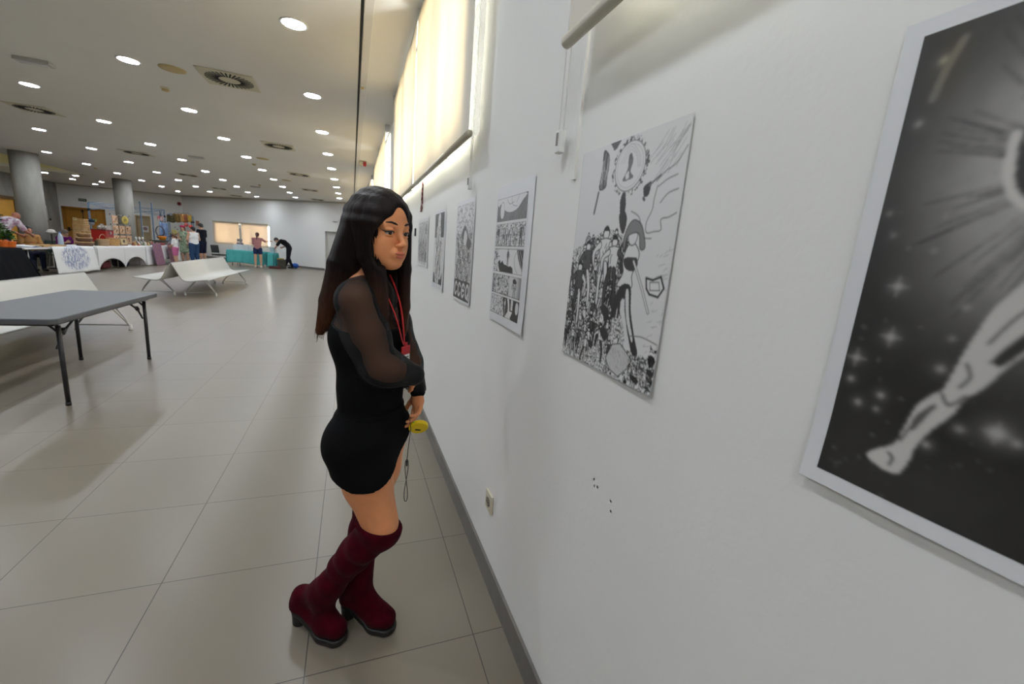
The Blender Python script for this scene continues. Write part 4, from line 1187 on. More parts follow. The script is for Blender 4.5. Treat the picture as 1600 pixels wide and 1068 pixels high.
    if top:
        o = Org(lo, hi, res*s)
        tor(o, .018*s)
        if sleeve > 0: arms(o, .014*s, sleeve)
        cl = K['shc']+upv*.055*s; dn = unit(spine)
        pl = K['pel']+ (K['wai']-K['pel'])*(-.15 if sleeve > 0 else .0)
        if not skirt: o.keep(lambda x, y, z: np.maximum((pl[0]-x)*dn[0]+(pl[1]-y)*dn[1]+(pl[2]-z)*dn[2], (x-cl[0])*dn[0]+(y-cl[1])*dn[1]+(z-cl[2])*dn[2]))
        if sleeve <= 0:
            for q in 'rl': o.ell(K[q+'s']+(K[q+'s']-K['shc'])*.35, (.085*s,)*3, k=.01, op='s')
        o.build(names[0], top, root)
    if shoes:
        for p in 'rl':
            an = K[p+'a']; o = Org(an-.22*s, an+.26*s, res*s*.9)
            z0 = max(.0, an[2]-.08*s)
            o.cap(V(an[0], an[1], z0+.045*s)-D((.025, 0, 0))*s, V(an[0], an[1], z0+.040*s)+D((.16, 0, 0))*s, .046*s, .040*s, .03); o.cap(an-V(0, 0, .0), V(an[0], an[1], z0+.05*s), .046*s, .046*s, .02)
            o.keep(lambda x, y, z: z0-z+0*x+0*y); o.build('shoe', shoes, root)
    if hair:
        o = Org(hc_-.42*s, hc_+.24*s, res*s*.8)
        if style == 'bald': pass
        else:
            o.ell(hc_+upv*.038*s-f*.018*s, (.098*s, .084*s, .090*s), HBk, k=.01); o.ell(hc_-f*.045*s-upv*.01*s, (.060*s, .074*s, .080*s), HBk, k=.02)
            if style in ('long',):
                for a in np.linspace(-1, 1, 9):
                    p0 = hc_-f*(.05-.05*abs(a))*s+l_*.075*a*s; o.cap(p0, p0+V(0, 0, -.30)*s-f*.04*s, .030*s, .022*s, .02)
            if style == 'ponytail':
                p0 = hc_-f*.09*s+upv*.02*s; o.cap(p0, p0-f*.05*s+V(0, 0, -.06)*s, .030*s, .034*s, .02); o.cap(p0-f*.05*s+V(0, 0, -.06)*s, p0-f*.04*s+V(0, 0, -.27)*s, .034*s, .014*s, .02)
            o.ell(hc_+f*.085*s-upv*.028*s, (.065*s, .066*s, .085*s), HBk, k=.01, op='s')
            o.build('hair', hair, root)
    return root, K, HBk, s

M_skin2 = skin_material('skin_light', (.60, .36, .25)); M_skin3 = skin_material('skin_ruddy', (.50, .21, .13))
M_hairb = mat('hair_black', (.012, .010, .010), rough=.5); M_hairbr = mat('hair_brown', (.10, .035, .015), rough=.5); M_hairg = mat('hair_grey', (.16, .13, .11), rough=.7)
def fab(name, col, **k): return mat(name, col, rough=.85, spec=.2, **k)
def base_at(px, D): p = deep(px, 400, D); return (p.x, p.y)
person('child in white t-shirt and pink shorts with dark ponytail standing at the stall', base_at(275, 17.9), PI*.97, 1.24, dict(re=(.05, -.20, 1.12), rw=(.20, -.12, 1.0), le=(.05, .20, 1.12), lw=(.2, .12, 1.02)), M_skin2,
       fab('white_tee', (.80, .80, .80)), .5, fab('pink_shorts', (.60, .16, .33)), .42, shoes=M_white, hair=M_hairbr, style='ponytail', neck_pitch=.15, girth=1.12, names=('t_shirt', 'shorts'))
r_, K_, HB_, s_ = person('woman in pale green patterned sleeveless dress with long brown hair and red headwear', base_at(289.5, 19.2), -1.75, 1.62, dict(re=(.02, -.22, 1.13), rw=(.18, -.08, 1.08), le=(.0, .22, 1.12), lw=(.08, .2, .92)), M_skin2,
       fab('floral_dress', (.50, .55, .38), col2=(.10, .20, .14), nscale=22), 0, MATS['floral_dress'], .42, True, shoes=M_black, hair=M_hairbr, style='long', names=('dress_top', 'dress_skirt'))
hh = K_['head']+HB_[2]*.09
MB().ball(tuple(hh), (.10, .10, .055), 14).build('headwear', fab('headwear_red', (.55, .03, .10)), r_, smooth=True)
person('person in white tank top and blue jeans seen from behind at the stall', base_at(304.5, 18.4), 2.35, 1.62, dict(re=(.04, -.25, 1.14), rw=(.22, -.14, 1.05), le=(.04, .25, 1.13), lw=(.22, .14, 1.02)), M_skin2,
       fab('white_tank', (.80, .80, .80)), 0, fab('blue_jeans', (.03, .07, .16), noise=.2, nscale=30), 1.0, shoes=M_black, hair=M_hairb, style='short', face_turn=.4, girth=1.22, names=('tank_top', 'jeans'))
person('man in black t-shirt and navy shorts facing left beside the far white wall', base_at(317.5, 19.2), 2.75, 1.80, dict(re=(.03, -.23, 1.13), rw=(.20, -.10, 1.0), le=(.03, .23, 1.13), lw=(.2, .12, .98)), M_skin2,
       fab('black_tee', (.010, .011, .018)), .5, fab('navy_shorts', (.012, .014, .04)), .48, shoes=M_black, hair=M_hairb, neck_pitch=.3, names=('t_shirt', 'shorts'))
p5 = (-4.10, 22.92)
person('girl with ponytail in pink top and denim shorts standing at the teal table', p5, 1.55, 1.60, dict(re=(.14, -.30, 1.30), rw=(.20, -.52, 1.33), le=(.05, .20, 1.16), lw=(.20, .10, 1.02), ra=(0, -.13, .08), la=(0, .12, .08), rk=(.0, -.12, .49), lk=(0, .115, .49)), M_skin2,
       fab('dusty_pink', (.42, .20, .20)), .55, fab('denim', (.02, .03, .09)), .22, shoes=mat('cream_shoe', (.62, .62, .52)), hair=mat('hair_auburn', (.06, .015, .015), rough=.5), style='ponytail', names=('top', 'shorts'))
person('man in black t-shirt and dark trousers bending over beside the teal table', (-2.88, 23.60), PI*1.0, 1.76, dict(pel=(0, 0, .95), wai=(.06, 0, 1.08), che=(.20, 0, 1.19), shc=(.34, 0, 1.25), head=(.52, -.02, 1.27), rs=(.32, -.18, 1.22), ls=(.33, .18, 1.26), re=(.12, -.32, 1.06), rw=(.30, -.12, .96), le=(.48, .22, 1.02), lw=(.60, .12, .85), rh=(0, -.09, .92), lh=(0, .10, .92), rk=(.06, -.14, .50), lk=(.03, .20, .48), ra=(-.10, -.16, .08), la=(.16, .28, .08)), M_skin2,
       fab('black_tee2', (.006, .006, .008)), .5, fab('dark_trousers', (.008, .008, .014)), 1.0, shoes=M_black, hair=M_hairb, neck_pitch=.55, girth=1.06, names=('t_shirt', 'trousers'))
# seated and leaning traders behind the white tables
SEAT = dict(pel=(0, 0, .50), wai=(.02, 0, .66), che=(.04, 0, .84), shc=(.05, 0, .99), head=(.08, 0, 1.165), rs=(.05, -.175, .98), ls=(.05, .175, .98), re=(.10, -.22, .74), le=(.10, .22, .74), rw=(.28, -.12, .74), lw=(.28, .12, .74),
            rh=(.02, -.09, .49), lh=(.02, .09, .49), rk=(.42, -.10, .50), lk=(.42, .10, .50), ra=(.42, -.10, .08), la=(.42, .10, .08))
def chair(x, y, rz, label, col, sh=.37, th=.025):
    m = mat('chair_'+label.split()[0], col, rough=.5); t = empty('chair', (x, y, 0), label, 'chair', rz=rz)
    def L_(mb, nm, mt=m, **k):
        o = mb.build(nm, mt, None, **k); o.parent = t; return o
    L_(MB().box((0, 0, sh), (.42, .42, th)), 'seat', bevel=.01); L_(MB().box((-.22, 0, sh+.26), (th, .40, .36), ry=-.15), 'backrest', bevel=.02, seg=3)
    for sx in (-1, 1):
        for sy_ in (-1, 1): L_(MB().tube([(sx*.17, sy_*.18, sh-.01), (sx*.22, sy_*.20, 0)], .011, 8), 'leg', MATS['steel'])
    L_(MB().tube([(-.18, -.19, sh), (-.23, -.19, sh+.3)], .011, 8).tube([(-.18, .19, sh), (-.23, .19, sh+.3)], .011, 8), 'back_post', MATS['steel'])
    return t
p = at(45.5, 356, 0, -8.55); b8 = (-8.60, p.y)
person('dark haired man in orange patterned shirt sitting in front of the concrete column', b8, -.75, 1.62, dict(SEAT), M_skin3, fab('orange_print', (.50, .20, .05), col2=(.30, .22, .10), nscale=18), .5, fab('dark_jeans', (.02, .025, .05)), 1.0, shoes=M_black, hair=M_hairb, girth=.9, names=('shirt', 'jeans'))
chair(b8[0]-.03, b8[1]+.02, -.75, 'black chair under the man in the orange shirt', (.02, .02, .02))
p = at(95, 366, 0, -8.60); b9 = (-8.62, p.y)
S2 = dict(SEAT); S2.update(head=(.16, 0, 1.08), shc=(.12, 0, .94), rs=(.11, -.16, .93), ls=(.11, .16, .93), che=(.08, 0, .82), re=(.18, -.24, .72), rw=(.36, -.2, .80), le=(.18, .2, .72), lw=(.34, .1, .78))
_r9, K9, _h9, _s9 = person('grey haired woman in purple top sitting behind the table holding a pink sheet', b9, -.35, 1.66, S2, M_skin2, fab('purple_top', (.16, .01, .16)), .5, fab('dark_skirt', (.02, .02, .03)), 1.0, shoes=M_black, hair=M_hairg, neck_pitch=.5, names=('top', 'trousers'))
chair(b9[0]-.03, b9[1], -.35, 'dark green chair under the woman in purple', (.015, .04, .03))
p = at(13, 350, 0, -8.7)
person('bald man in white printed shirt leaning forward behind the plants', (-8.62, p.y-.48), 1.30, 1.74, dict(wai=(.05, 0, 1.10), che=(.16, 0, 1.24), shc=(.27, 0, 1.33), head=(.43, 0, 1.42), rs=(.25, -.18, 1.30), ls=(.26, .18, 1.32), re=(.36, -.24, 1.08), rw=(.56, -.20, .98), le=(.38, .2, 1.08), lw=(.58, .10, .96)), skin_material('skin_brown', (.34, .13, .075)),
       fab('white_print', (.60, .60, .60), col2=(.30, .14, .22), nscale=14), .5, fab('blue_shorts', (.03, .05, .12)), .9, shoes=M_black, hair=None, style='bald', neck_pitch=.7, girth=1.1, names=('shirt', 'trousers'))
o = MB().box((p.x+.55, at(104, 372, 0, -8.25).y, .98), (.02, .22, .28), rx=.2).build('pink_sheet', fab('pink_paper', (.75, .28, .45))); o.location.x = 0
bpy.data.objects.remove(o)
pw = K9['rw']*.35+K9['lw']*.65; tag(MB().box((pw[0]+.07, pw[1]+.11, pw[2]+.06), (.012, .24, .26), rx=.15).build('paper_sheet', MATS['pink_paper']), 'pink sheet of paper held up by the woman in purple', 'paper')

# ------------------------------------------------------------------ stall tables and cloths
TX = -7.37; TZ = .74; TB = -8.12
M_wcloth = mat('white_cloth', (.80, .80, .80), rough=.85, spec=.15); M_bcloth = mat('black_cloth', (.008, .008, .010), rough=.9, spec=.1)
def ty(px, x=TX): return at(px, 385, 0, x).y
def stall_table(y0, y1, label, z=TZ, xf=TX-.02, xb=TB, mtop=None):
    t = empty('folding_table', ((xf+xb)/2, (y0+y1)/2, 0), label, 'table', 'stall tables on the left')
    MB().span((xb, y0, z-.045), (xf, y1, z-.004)).build('table_top', mtop or M_white, t, bevel=.01)
    for yy in (y0+.22, y1-.22):
        for xx in (xb+.07, xf-.07):
            MB().tube([(xx, yy, 0), (xx, yy, z-.05)], .013, 8).build('leg', MATS['steel'], t, smooth=True)
        MB().tube([(xb+.07, yy, .30), (xf-.07, yy, .30)], .010, 8).tube([(xb+.07, yy, .12), (xf-.07, yy, .12)], .008, 8).build('cross_bar', MATS['steel'], t) if False else MB().tube([(xb+.07, yy, .30), (xf-.07, yy, .30)], .010, 8).build('cross_bar', MATS['steel'], t)
    return t
def drape(y0, y1, label, m, z=TZ, xf=TX, xb=TB-.02, hem=.03, cat='tablecloth', waves=1., flare=.06, ends=(1, 1), arch=None, name='tablecloth', group=None):
    """cloth over the table: top sheet, front and end falls in one mesh"""
    mb = MB()
    mb.grid(lambda u, v: (xb+(xf-xb)*v, y0+(y1-y0)*u, z+.004), 16, 4)
    def hemz(u):
        if arch:
            q = abs(math.sin(PI*(u*arch % 1))) if u < 1 else 0
            return hem + .36*q**.55
        return hem + .008*math.sin(u*17)
    def front(u, v):
        zz = z+.004-(z+.004-hemz(u))*v
        L__ = u*(y1-y0)
        wv = 0 if arch else waves*v*(.016*math.sin(L__*7+1.5*math.sin(L__*3.1))+.008*math.sin(L__*19+2*math.sin(L__*5)))
        return (xf+.012*min(1, v*8)+flare*v+wv, y0+(y1-y0)*u+(.04*(u-.5)*v*2 if not arch else 0), zz)
    mb.grid(front, 80, 14)
    for e, on_ in ((0, ends[0]), (1, ends[1])):
        if not on_: continue
        sg = -1 if e == 0 else 1; ye = y0 if e == 0 else y1
        def end(u, v, sg=sg, ye=ye):
            zz = z+.004-(z+.004-(hem+(.30*abs(math.sin(PI*u))**.6 if arch else 0)))*v
            return (xf+(xb-xf)*u+(.012+flare)*v*(1-u), ye+sg*(.010*min(1, v*8)+flare*.6*v)+(0 if arch else .012*v*math.sin(u*14)), zz)
        mb.grid(end, 20, 14)
    o = mb.build(name, m, smooth=True, solid=.004, fix=False)
    return tag(o, label, cat, group)
Y_B0, Y_B1 = 11.7, 13.72
stall_table(Y_B0+.05, Y_B1-.05, 'folding table hidden under the black cloth at the left edge')
drape(Y_B0, Y_B1, 'black tablecloth falling to the floor at the left edge', M_bcloth, hem=.02, flare=.22)
Y1a, Y1b = 13.86, 16.70
stall_table(Y1a, Y1b, 'long white folding table with bare left end, man in orange behind it')
def treecloth():
    m = bpy.data.materials.new('tree_print_cloth'); m.use_nodes = True
    N = m.node_tree.nodes; L = m.node_tree.links; b = N['Principled BSDF']; b.inputs['Roughness'].default_value = .85
    tc = N.new('ShaderNodeTexCoord'); mp = N.new('ShaderNodeMapping'); mp.inputs['Location'].default_value = (0, -15.72*1.15, -.46*2.2); mp.inputs['Scale'].default_value = (0, 1.15, 2.2)
    L.new(tc.outputs['Object'], mp.inputs[0])
    gr = N.new('ShaderNodeVectorMath'); gr.operation = 'LENGTH'; L.new(mp.outputs[0], gr.inputs[0])
    lt = N.new('ShaderNodeMapRange'); lt.inputs[1].default_value = .82; lt.inputs[2].default_value = .66; L.new(gr.outputs['Value'], lt.inputs[0])
    mp2 = N.new('ShaderNodeMapping'); mp2.inputs['Scale'].default_value = (1, 26, 8); L.new(tc.outputs['Object'], mp2.inputs[0])
    n = N.new('ShaderNodeTexNoise'); n.inputs['Scale'].default_value = 1; n.inputs['Detail'].default_value = 3; n.inputs['Distortion'].default_value = 1.2; L.new(mp2.outputs[0], n.inputs[0])
    st_ = N.new('ShaderNodeMapRange'); st_.inputs[1].default_value = .44; st_.inputs[2].default_value = .56; L.new(n.outputs['Fac'], st_.inputs[0])
    mu = N.new('ShaderNodeMath'); mu.operation = 'MULTIPLY'; L.new(lt.outputs[0], mu.inputs[0]); L.new(st_.outputs[0], mu.inputs[1])
    mx = N.new('ShaderNodeMix'); mx.data_type = 'RGBA'; mx.inputs[6].default_value = (.78, .79, .79, 1); mx.inputs[7].default_value = (.22, .26, .42, 1)
    L.new(mu.outputs[0], mx.inputs[0]); L.new(mx.outputs[2], b.inputs['Base Color'])
    return m
drape(14.80, 16.72, 'white cloth printed with a round blue tree, draped over the table front', treecloth(), z=TZ+.008, xf=TX+.012, hem=.05, flare=.08, waves=.5, ends=(0, 1))
stall_table(16.98, 18.58, 'folding table under the stretch cloth with the wooden baskets')
drape(16.95, 18.62, 'white stretch cloth with an arched opening at its foot, nearer of two', M_wcloth, hem=.0, flare=.0, arch=1, group='arched stretch cloths', ends=(1, 0))
stall_table(18.66, 20.2, 'folding table under the stretch cloth with the plaque rack')
drape(18.63, 20.22, 'white stretch cloth with an arched opening at its foot, farther of two', M_wcloth, hem=.0, flare=.0, arch=1, group='arched stretch cloths', ends=(0, 1))
stall_table(20.35, 21.75, 'folding table under the plain white cloth left of the purple board')
drape(20.3, 21.8, 'plain white cloth reaching the floor left of the purple board', M_wcloth, hem=.02, flare=.05, waves=.4)
stall_table(21.95, 23.3, 'folding table under the short white cloth behind the child')
drape(21.9, 23.35, 'short white cloth behind the child, its hem above the floor', M_wcloth, hem=.20, flare=.03, waves=.4)
M_purple = mat('purple_print', (.20, .08, .22), rough=.6, col2=(.34, .18, .16), nscale=16)
for (pa, pb_, s2) in ((240.5, 253.5, 'nearer one'), (263.5, 272, 'farther one beside the child')):
    ya, yb = ty(pa, -7.2), ty(pb_, -7.2)
    t = tag(MB().box((-7.20, (ya+yb)/2, .44), (.02, abs(yb-ya), .86), ry=-.12).build('display_board', M_purple, bevel=.004), 'tall purple patterned board leaning on the white tables, ' + s2, 'board')
# things under the arched cloths
tag(MB().box((-7.75, 17.9, .14), (.4, .55, .26)).build('storage_bag', mat('maroon_bag', (.12, .015, .02), rough=.7), bevel=.07, seg=4), 'dark red bag on the floor inside the first arch', 'bag')
tag(MB().box((-7.75, 19.25, .20), (.4, .40, .38)).build('storage_bag', mat('navy_bag', (.01, .012, .03), rough=.7), bevel=.08, seg=4), 'dark navy bag on the floor inside the second arch', 'bag')
tag(MB().box((-8.0, 14.7, .22), (.4, .7, .42)).build('storage_bag', mat('blue_bag', (.03, .04, .09), rough=.7, noise=.4, nscale=6), bevel=.1, seg=4), 'dark blue bag under the bare white table', 'bag')

# ------------------------------------------------------------------ goods on the stall tables
def on_table(px, x=-7.72): return ty(px, x)
def blob_pot(x, y, z, label, leaf, pot, h=.36, r=.17, seed=0):
    g = empty('potted_plant', (x, y, z), label, 'plant', 'potted plants on the black table')
    MB().lathe([(.075, 0), (.10, .12), (.108, .12), (.108, .14), (.09, .14)], (x, y, z), 18).build('pot', pot, g, smooth=False)
    MB().tube([(x, y, z+.1), (x+.01, y, z+.14+h*.4)], .012, 6).build('stem', mat('stem_brown', (.12, .07, .03)), g)
    rr = random.Random(seed); mb = MB()
    for k in range(150):
        a = rr.random()*2*PI; q = rr.random()**.4; el = rr.random()*PI-PI/2
        c_ = Vector((x+r*q*math.cos(a)*math.cos(el), y+r*q*math.sin(a)*math.cos(el), z+.16+h*.5+h*.5*q*math.sin(el)))
        M = Matrix.Translation(c_) @ Matrix.Rotation(rr.random()*6.3, 4, 'Z') @ Matrix.Rotation(rr.random()*1.6-.8, 4, 'X')
        w_ = .018+.014*rr.random()
        mb.add([(0, -w_*1.6, 0), (w_, 0, .006), (0, w_*1.6, 0), (-w_, 0, .006)], [(0, 1, 2), (0, 2, 3)], M)
    mb.build('leaves', leaf, g)
LEAF = mat('leaf_green', (.06, .16, .02), rough=.5, noise=.4, nscale=9); LEAF2 = mat('leaf_dark', (.015, .05, .01), rough=.5, noise=.4, nscale=9); POT = mat('pot_orange', (.75, .16, .02), rough=.5)
blob_pot(-7.60, on_table(6, -7.60), TZ+.004, 'leafy green plant in orange pot on the black table, nearer', LEAF, POT, r=.14, seed=1)
blob_pot(-8.0, on_table(4, -8.0), TZ+.004, 'taller dark green plant in orange pot on the black table, farther', LEAF2, POT, h=.62, r=.17, seed=2)
blob_pot(-7.52, on_table(17, -7.52), TZ+.004, 'small yellow-green plant in orange pot nearest the bare white table', LEAF, POT, h=.24, r=.12, seed=3)
def thing_box(name, label, cat, px, x, w_, d_, h_, m, z=TZ+.010, rz=0, bevel=.006, group=None, ry=0, rx=0):
    return tag(MB().box((x, on_table(px, x), z+h_/2), (d_, w_, h_), rz=rz, ry=ry, rx=rx).build(name, m, bevel=bevel), label, cat, group)
g = empty('open_book', (-7.62, on_table(44, -7.62), TZ), 'open book with white pages and blue cover on the bare white table', 'book')
yb = on_table(44, -7.62)
MB().box((-7.62, yb, TZ+.006), (.34, .56, .008), rz=.1).build('cover', mat('blue_cover', (.02, .05, .18)), g)
MB().box((-7.62, yb-.13, TZ+.020), (.30, .26, .014), rz=.1, rx=.1).box((-7.62, yb+.13, TZ+.020), (.30, .26, .014), rz=.1, rx=-.1).build('pages', M_paper, g)
yb = on_table(75, -7.6)
g = empty('wooden_tray', (-7.6, yb, TZ), 'long shallow wooden tray on the white table beside the bottle', 'tray')
M_lw = mat('light_wood', (.45, .28, .12), rough=.5, noise=.15, nscale=12); M_mw = mat('mid_wood', (.22, .11, .045), rough=.5, noise=.25, nscale=10)
MB().box((-7.62, yb, TZ+.013), (.34, .96, .014)).build('base', M_lw, g)
MB().box((-7.45, yb, TZ+.028), (.014, .96, .046)).box((-7.79, yb, TZ+.028), (.014, .96, .046)).box((-7.62, yb-.48, TZ+.028), (.34, .014, .046)).box((-7.62, yb+.48, TZ+.028), (.34, .014, .046)).build('rim', M_lw, g)
yb = on_table(96, -7.7)
g = empty('water_bottle', (-7.7, yb, TZ), 'large clear water bottle with handle standing on the printed cloth', 'bottle')
MB().lathe([(.05, 0), (.06, .02), (.06, .22), (.05, .27), (.03, .32), (.022, .33), (.022, .35)], (-7.7, yb, TZ+.013), 18).build('bottle_body', mat('clear_blue', (.42, .50, .58), rough=.15, spec=.6), g, smooth=True)
MB().lathe([(.026, .345), (.026, .375), (0, .375)], (-7.7, yb, TZ+.013), 14).build('cap', mat('cap_blue', (.1, .2, .5)), g)
MB().tube([(-7.7, yb-.045, TZ+.30), (-7.7, yb-.04, TZ+.37), (-7.7, yb+.04, TZ+.37), (-7.7, yb+.045, TZ+.30)], .008, 6).build('handle', MATS['clear_blue'], g)
tag(MB().ball((-8.45, ty(83, -8.45), 1.10), (.10, .10, .07), 14).lathe([(.09, 0), (.135, -.01), (.135, -.004), (.08, .01)], (-8.45, ty(83, -8.45), 1.09), 18).build('sun_hat', mat('hat_white', (.62, .60, .57), rough=.8), smooth=True), 'white sun hat on a stand in front of the concrete column', 'hat')
tag(MB().tube([(-8.45, ty(83, -8.45), 0), (-8.45, ty(83, -8.45), 1.06)], .015, 8).lathe([(.15, 0), (.15, .02), (0, .03)], (-8.45, ty(83, -8.45), 0), 16).build('hat_stand', M_black), 'thin dark stand carrying the white sun hat', 'stand')
# wooden plaque shelf and crates
xs_ = -7.98
for k in range(5):
    y0 = ty(131, xs_); wv = (.44, .42, .40, .36, .28)[k]
    g = empty('wooden_crate', (xs_, y0, TZ+.01+k*.16), 'slatted wooden crate, %s in the stack before the yellow doors' % ('lowest', 'second lowest', 'middle one', 'second highest', 'topmost')[k], 'crate', 'stacked wooden crates')
    z0 = TZ+.010+k*.16
    MB().box((xs_, y0, z0+.008), (.26, wv, .014)).build('bottom', M_lw, g)
    for zz in (.045, .095, .14): MB().box((xs_+.125, y0, z0+zz), (.012, wv, .032)).box((xs_-.125, y0, z0+zz), (.012, wv, .032)).box((xs_, y0-wv/2, z0+zz), (.26, .012, .032)).box((xs_, y0+wv/2, z0+zz), (.26, .012, .032)).build('slat', M_lw, g)
def basket(px, x, label, w_=.34, d_=.26, h_=.15, m=None, z=TZ+.010, handle=True):
    y0 = on_table(px, x); g = empty('basket', (x, y0, z), label, 'basket', 'wicker and leather baskets on the stall'); m = m or M_mw
    vs = []
    mb = MB()
    n = 28
    prof = [(.82, 0), (.95, .3), (1., .7), (.97, 1.), (.90, 1.), (.90, .15), (.0, .12)]
    rings = [[(x+d_/2*r_*math.cos(2*PI*j/n), y0+w_/2*r_*math.sin(2*PI*j/n), z+h_*q+(.004*((i+j) % 2))) for j in range(n)] for i, (r_, q) in enumerate(prof)]
    vs = [v for r_ in rings for v in r_]; fs = [(i*n+j, i*n+(j+1) % n, (i+1)*n+(j+1) % n, (i+1)*n+j) for i in range(len(prof)-1) for j in range(n)] + [tuple(range(n))[::-1]]
    mb.add(vs, fs).build('bowl', m, g, smooth=False)
    MB().tube([(x+d_/2*math.cos(2*PI*j/24), y0+w_/2*math.sin(2*PI*j/24), z+h_) for j in range(24)], .012, 6, closed=True).build('rim', M_lw, g, smooth=True)
    if handle: MB().tube([(x, y0+w_/2*math.cos(a), z+h_+h_*.8*math.sin(a)) for a in np.linspace(0, PI, 12)], .010, 6).build('handle', m, g, smooth=True)
M_dkw = mat('dark_wicker', (.13, .06, .025), rough=.6, noise=.35, nscale=25)
basket(133, -7.60, 'dark brown wide wicker basket, lowest of the stacked pile', .66, .36, .115, M_dkw, handle=False)
basket(133, -7.60, 'brown wicker basket in the middle of the stacked pile', .58, .32, .115, M_dkw, z=TZ+.138, handle=False)
basket(133, -7.60, 'brown wicker basket with arched handle on top of the pile', .46, .28, .11, M_mw, z=TZ+.266)
basket(162, -7.55, 'pale tan basket in front of the red trunk', .42, .28, .20, mat('tan_wicker', (.36, .25, .14), rough=.7), handle=True)
basket(178, -7.58, 'round orange-tan basket left of the plaque rack', .46, .32, .24, mat('orange_wicker', (.50, .28, .10), rough=.7, noise=.2, nscale=20), handle=False)
tag(MB().tube([(-7.6, on_table(151, -7.6), TZ+.012), (-7.6, on_table(151, -7.6), TZ+.18)], .05, 12).build('dark_jar', mat('jar_dark', (.05, .04, .02), rough=.3)), 'small dark jar between the baskets', 'jar')
yb = ty(163.5, -7.9)
g = empty('storage_chest', (-7.9, yb, TZ), 'bright red chest standing on the stall behind the tan basket', 'chest')
MB().box((-7.92, yb, TZ+.30), (.40, .50, .40)).build('box', mat('trunk_red', (.34, .012, .008), rough=.4), g, bevel=.012)
MB().box((-7.92, yb, TZ+.505), (.42, .52, .03)).build('lid', mat('trunk_dark', (.10, .01, .01), rough=.4), g, bevel=.006)
MB().box((-7.70, yb, TZ+.42), (.02, .08, .09)).build('latch', M_steel, g)
MB().box((-7.92, yb, TZ+.055), (.38, .46, .088)).build('plinth', M_black, g)
for i, (dy, r_, h_) in enumerate(((-.17, .06, .12), (.0, .085, .17), (.17, .06, .10))):
    tag(MB().lathe([(r_*.7, 0), (r_, h_*.3), (r_, h_*.7), (r_*.5, h_), (r_*.55, h_*1.05)], (-7.92, yb+dy, TZ+.522), 18).build('glass_jar', mat('jar_glass', (.34, .32, .27), rough=.15, noise=.3, nscale=25), smooth=True), 'glass jar on the red chest, %s' % ('nearest', 'largest', 'farthest')[i], 'jar', 'glass jars on the red chest')
yb = ty(171, -8.25)
tag(MB().box((-8.25, yb, .70), (.03, .42, 1.38)).build('white_panel', M_white, bevel=.004), 'tall narrow white panel standing behind the red chest', 'panel')
# grid panel with wooden plaques
xg = -7.93; ya, yb = ty(177, xg), ty(206, xg); z0, z1 = TZ+.02, TZ+1.06
g = empty('display_rack', (xg, (ya+yb)/2, TZ), 'black jointed wire display rack standing in front of the far column', 'rack')
gp = MB()
for q in np.linspace(0, 1, 4): gp.tube([(xg, ya+(yb-ya)*q, z0-.008), (xg, ya+(yb-ya)*q, z1)], .006, 6)
for q in np.linspace(0, 1, 4): gp.tube([(xg, ya, z0+(z1-z0)*q), (xg, yb, z0+(z1-z0)*q)], .006, 6)
gp.build('wire_grid', M_steel, g)
for i in range(4):
    for j in range(4): MB().ball((xg, ya+(yb-ya)*i/3, z0+(z1-z0)*j/3), .022, 8).build('joint', M_black, g, smooth=True)
for q in (0, 1): MB().box((xg, ya+(yb-ya)*q, TZ+.012), (.22, .04, .012)).build('foot', M_black, g)
M_pl = mat('plaque_wood', (.55, .34, .20), rough=.5, noise=.18, nscale=14); M_ink2 = mat('burnt_ink', (.12, .05, .02), rough=.7)
rows = ('bottom', 'middle', 'top'); cols = ('left', 'centre', 'right')
for i in range(3):
    for j in range(3):
        yc = ya+(yb-ya)*(i+.5)/3; zc = z0+(z1-z0)*(j+.5)/3
        if j == 2 and i > 0: continue
        h_ = empty('wooden_plaque', (xg+.03, yc, zc), 'carved wooden plaque on the wire rack, %s row %s' % (rows[j], cols[i]), 'plaque', 'wooden plaques on the rack')
        MB().box((xg+.03, yc, zc), (.018, abs(yb-ya)/3*.84, (z1-z0)/3*.84)).build('board', M_pl, h_, bevel=.006)
        mk = MB(); rr = random.Random(i*7+j)
        for k in range(6): mk.box((xg+.041, yc+(rr.random()-.5)*.22, zc+(rr.random()-.5)*.16), (.004, .02+.05*rr.random(), .02+.03*rr.random()), rx=rr.random())
        mk.build('burnt_drawing', M_ink2, h_)
yc = ya+(yb-ya)*.66; zc = z0+(z1-z0)*.84
h_ = empty('yellow_plate', (xg+.04, yc, zc), 'oval yellow painted plate at the top of the wire rack', 'plate')
MY = Matrix.Translation((xg+.03, yc, zc)) @ Matrix.Rotation(PI/2, 4, 'Y') @ Matrix.Diagonal((1, 1.7, 1, 1))
MB().lathe([(0, .0), (.10, .004), (.145, .02), (.15, .028), (.10, .014), (0, .010)], n=24, M=MY).build('plate', mat('plate_yellow', (.52, .40, .03), rough=.4, noise=.2, nscale=15), h_, smooth=True)
MB().box((xg+.056, yc, zc+.02), (.006, .16, .03)).box((xg+.056, yc-.03, zc-.03), (.006, .10, .02)).build('lettering', mat('plate_ink', (.16, .12, .01), rough=.6), h_)
yc = on_table(194, -7.55)
h_ = empty('framed_picture', (-7.55, yc, TZ), 'small framed portrait leaning in front of the plaque rack', 'picture')
MB().box((-7.56, yc, TZ+.15), (.02, .52, .28), ry=-.15).build('frame', M_mw, h_, bevel=.006)
MB().box((-7.545, yc, TZ+.152), (.012, .44, .20), ry=-.15).build('print', mat('print_cream', (.55, .42, .22), rough=.5), h_)
MB().ball((-7.538, yc, TZ+.15), (.008, .08, .07), 12).build('portrait', mat('print_dark', (.06, .04, .03), rough=.6), h_)
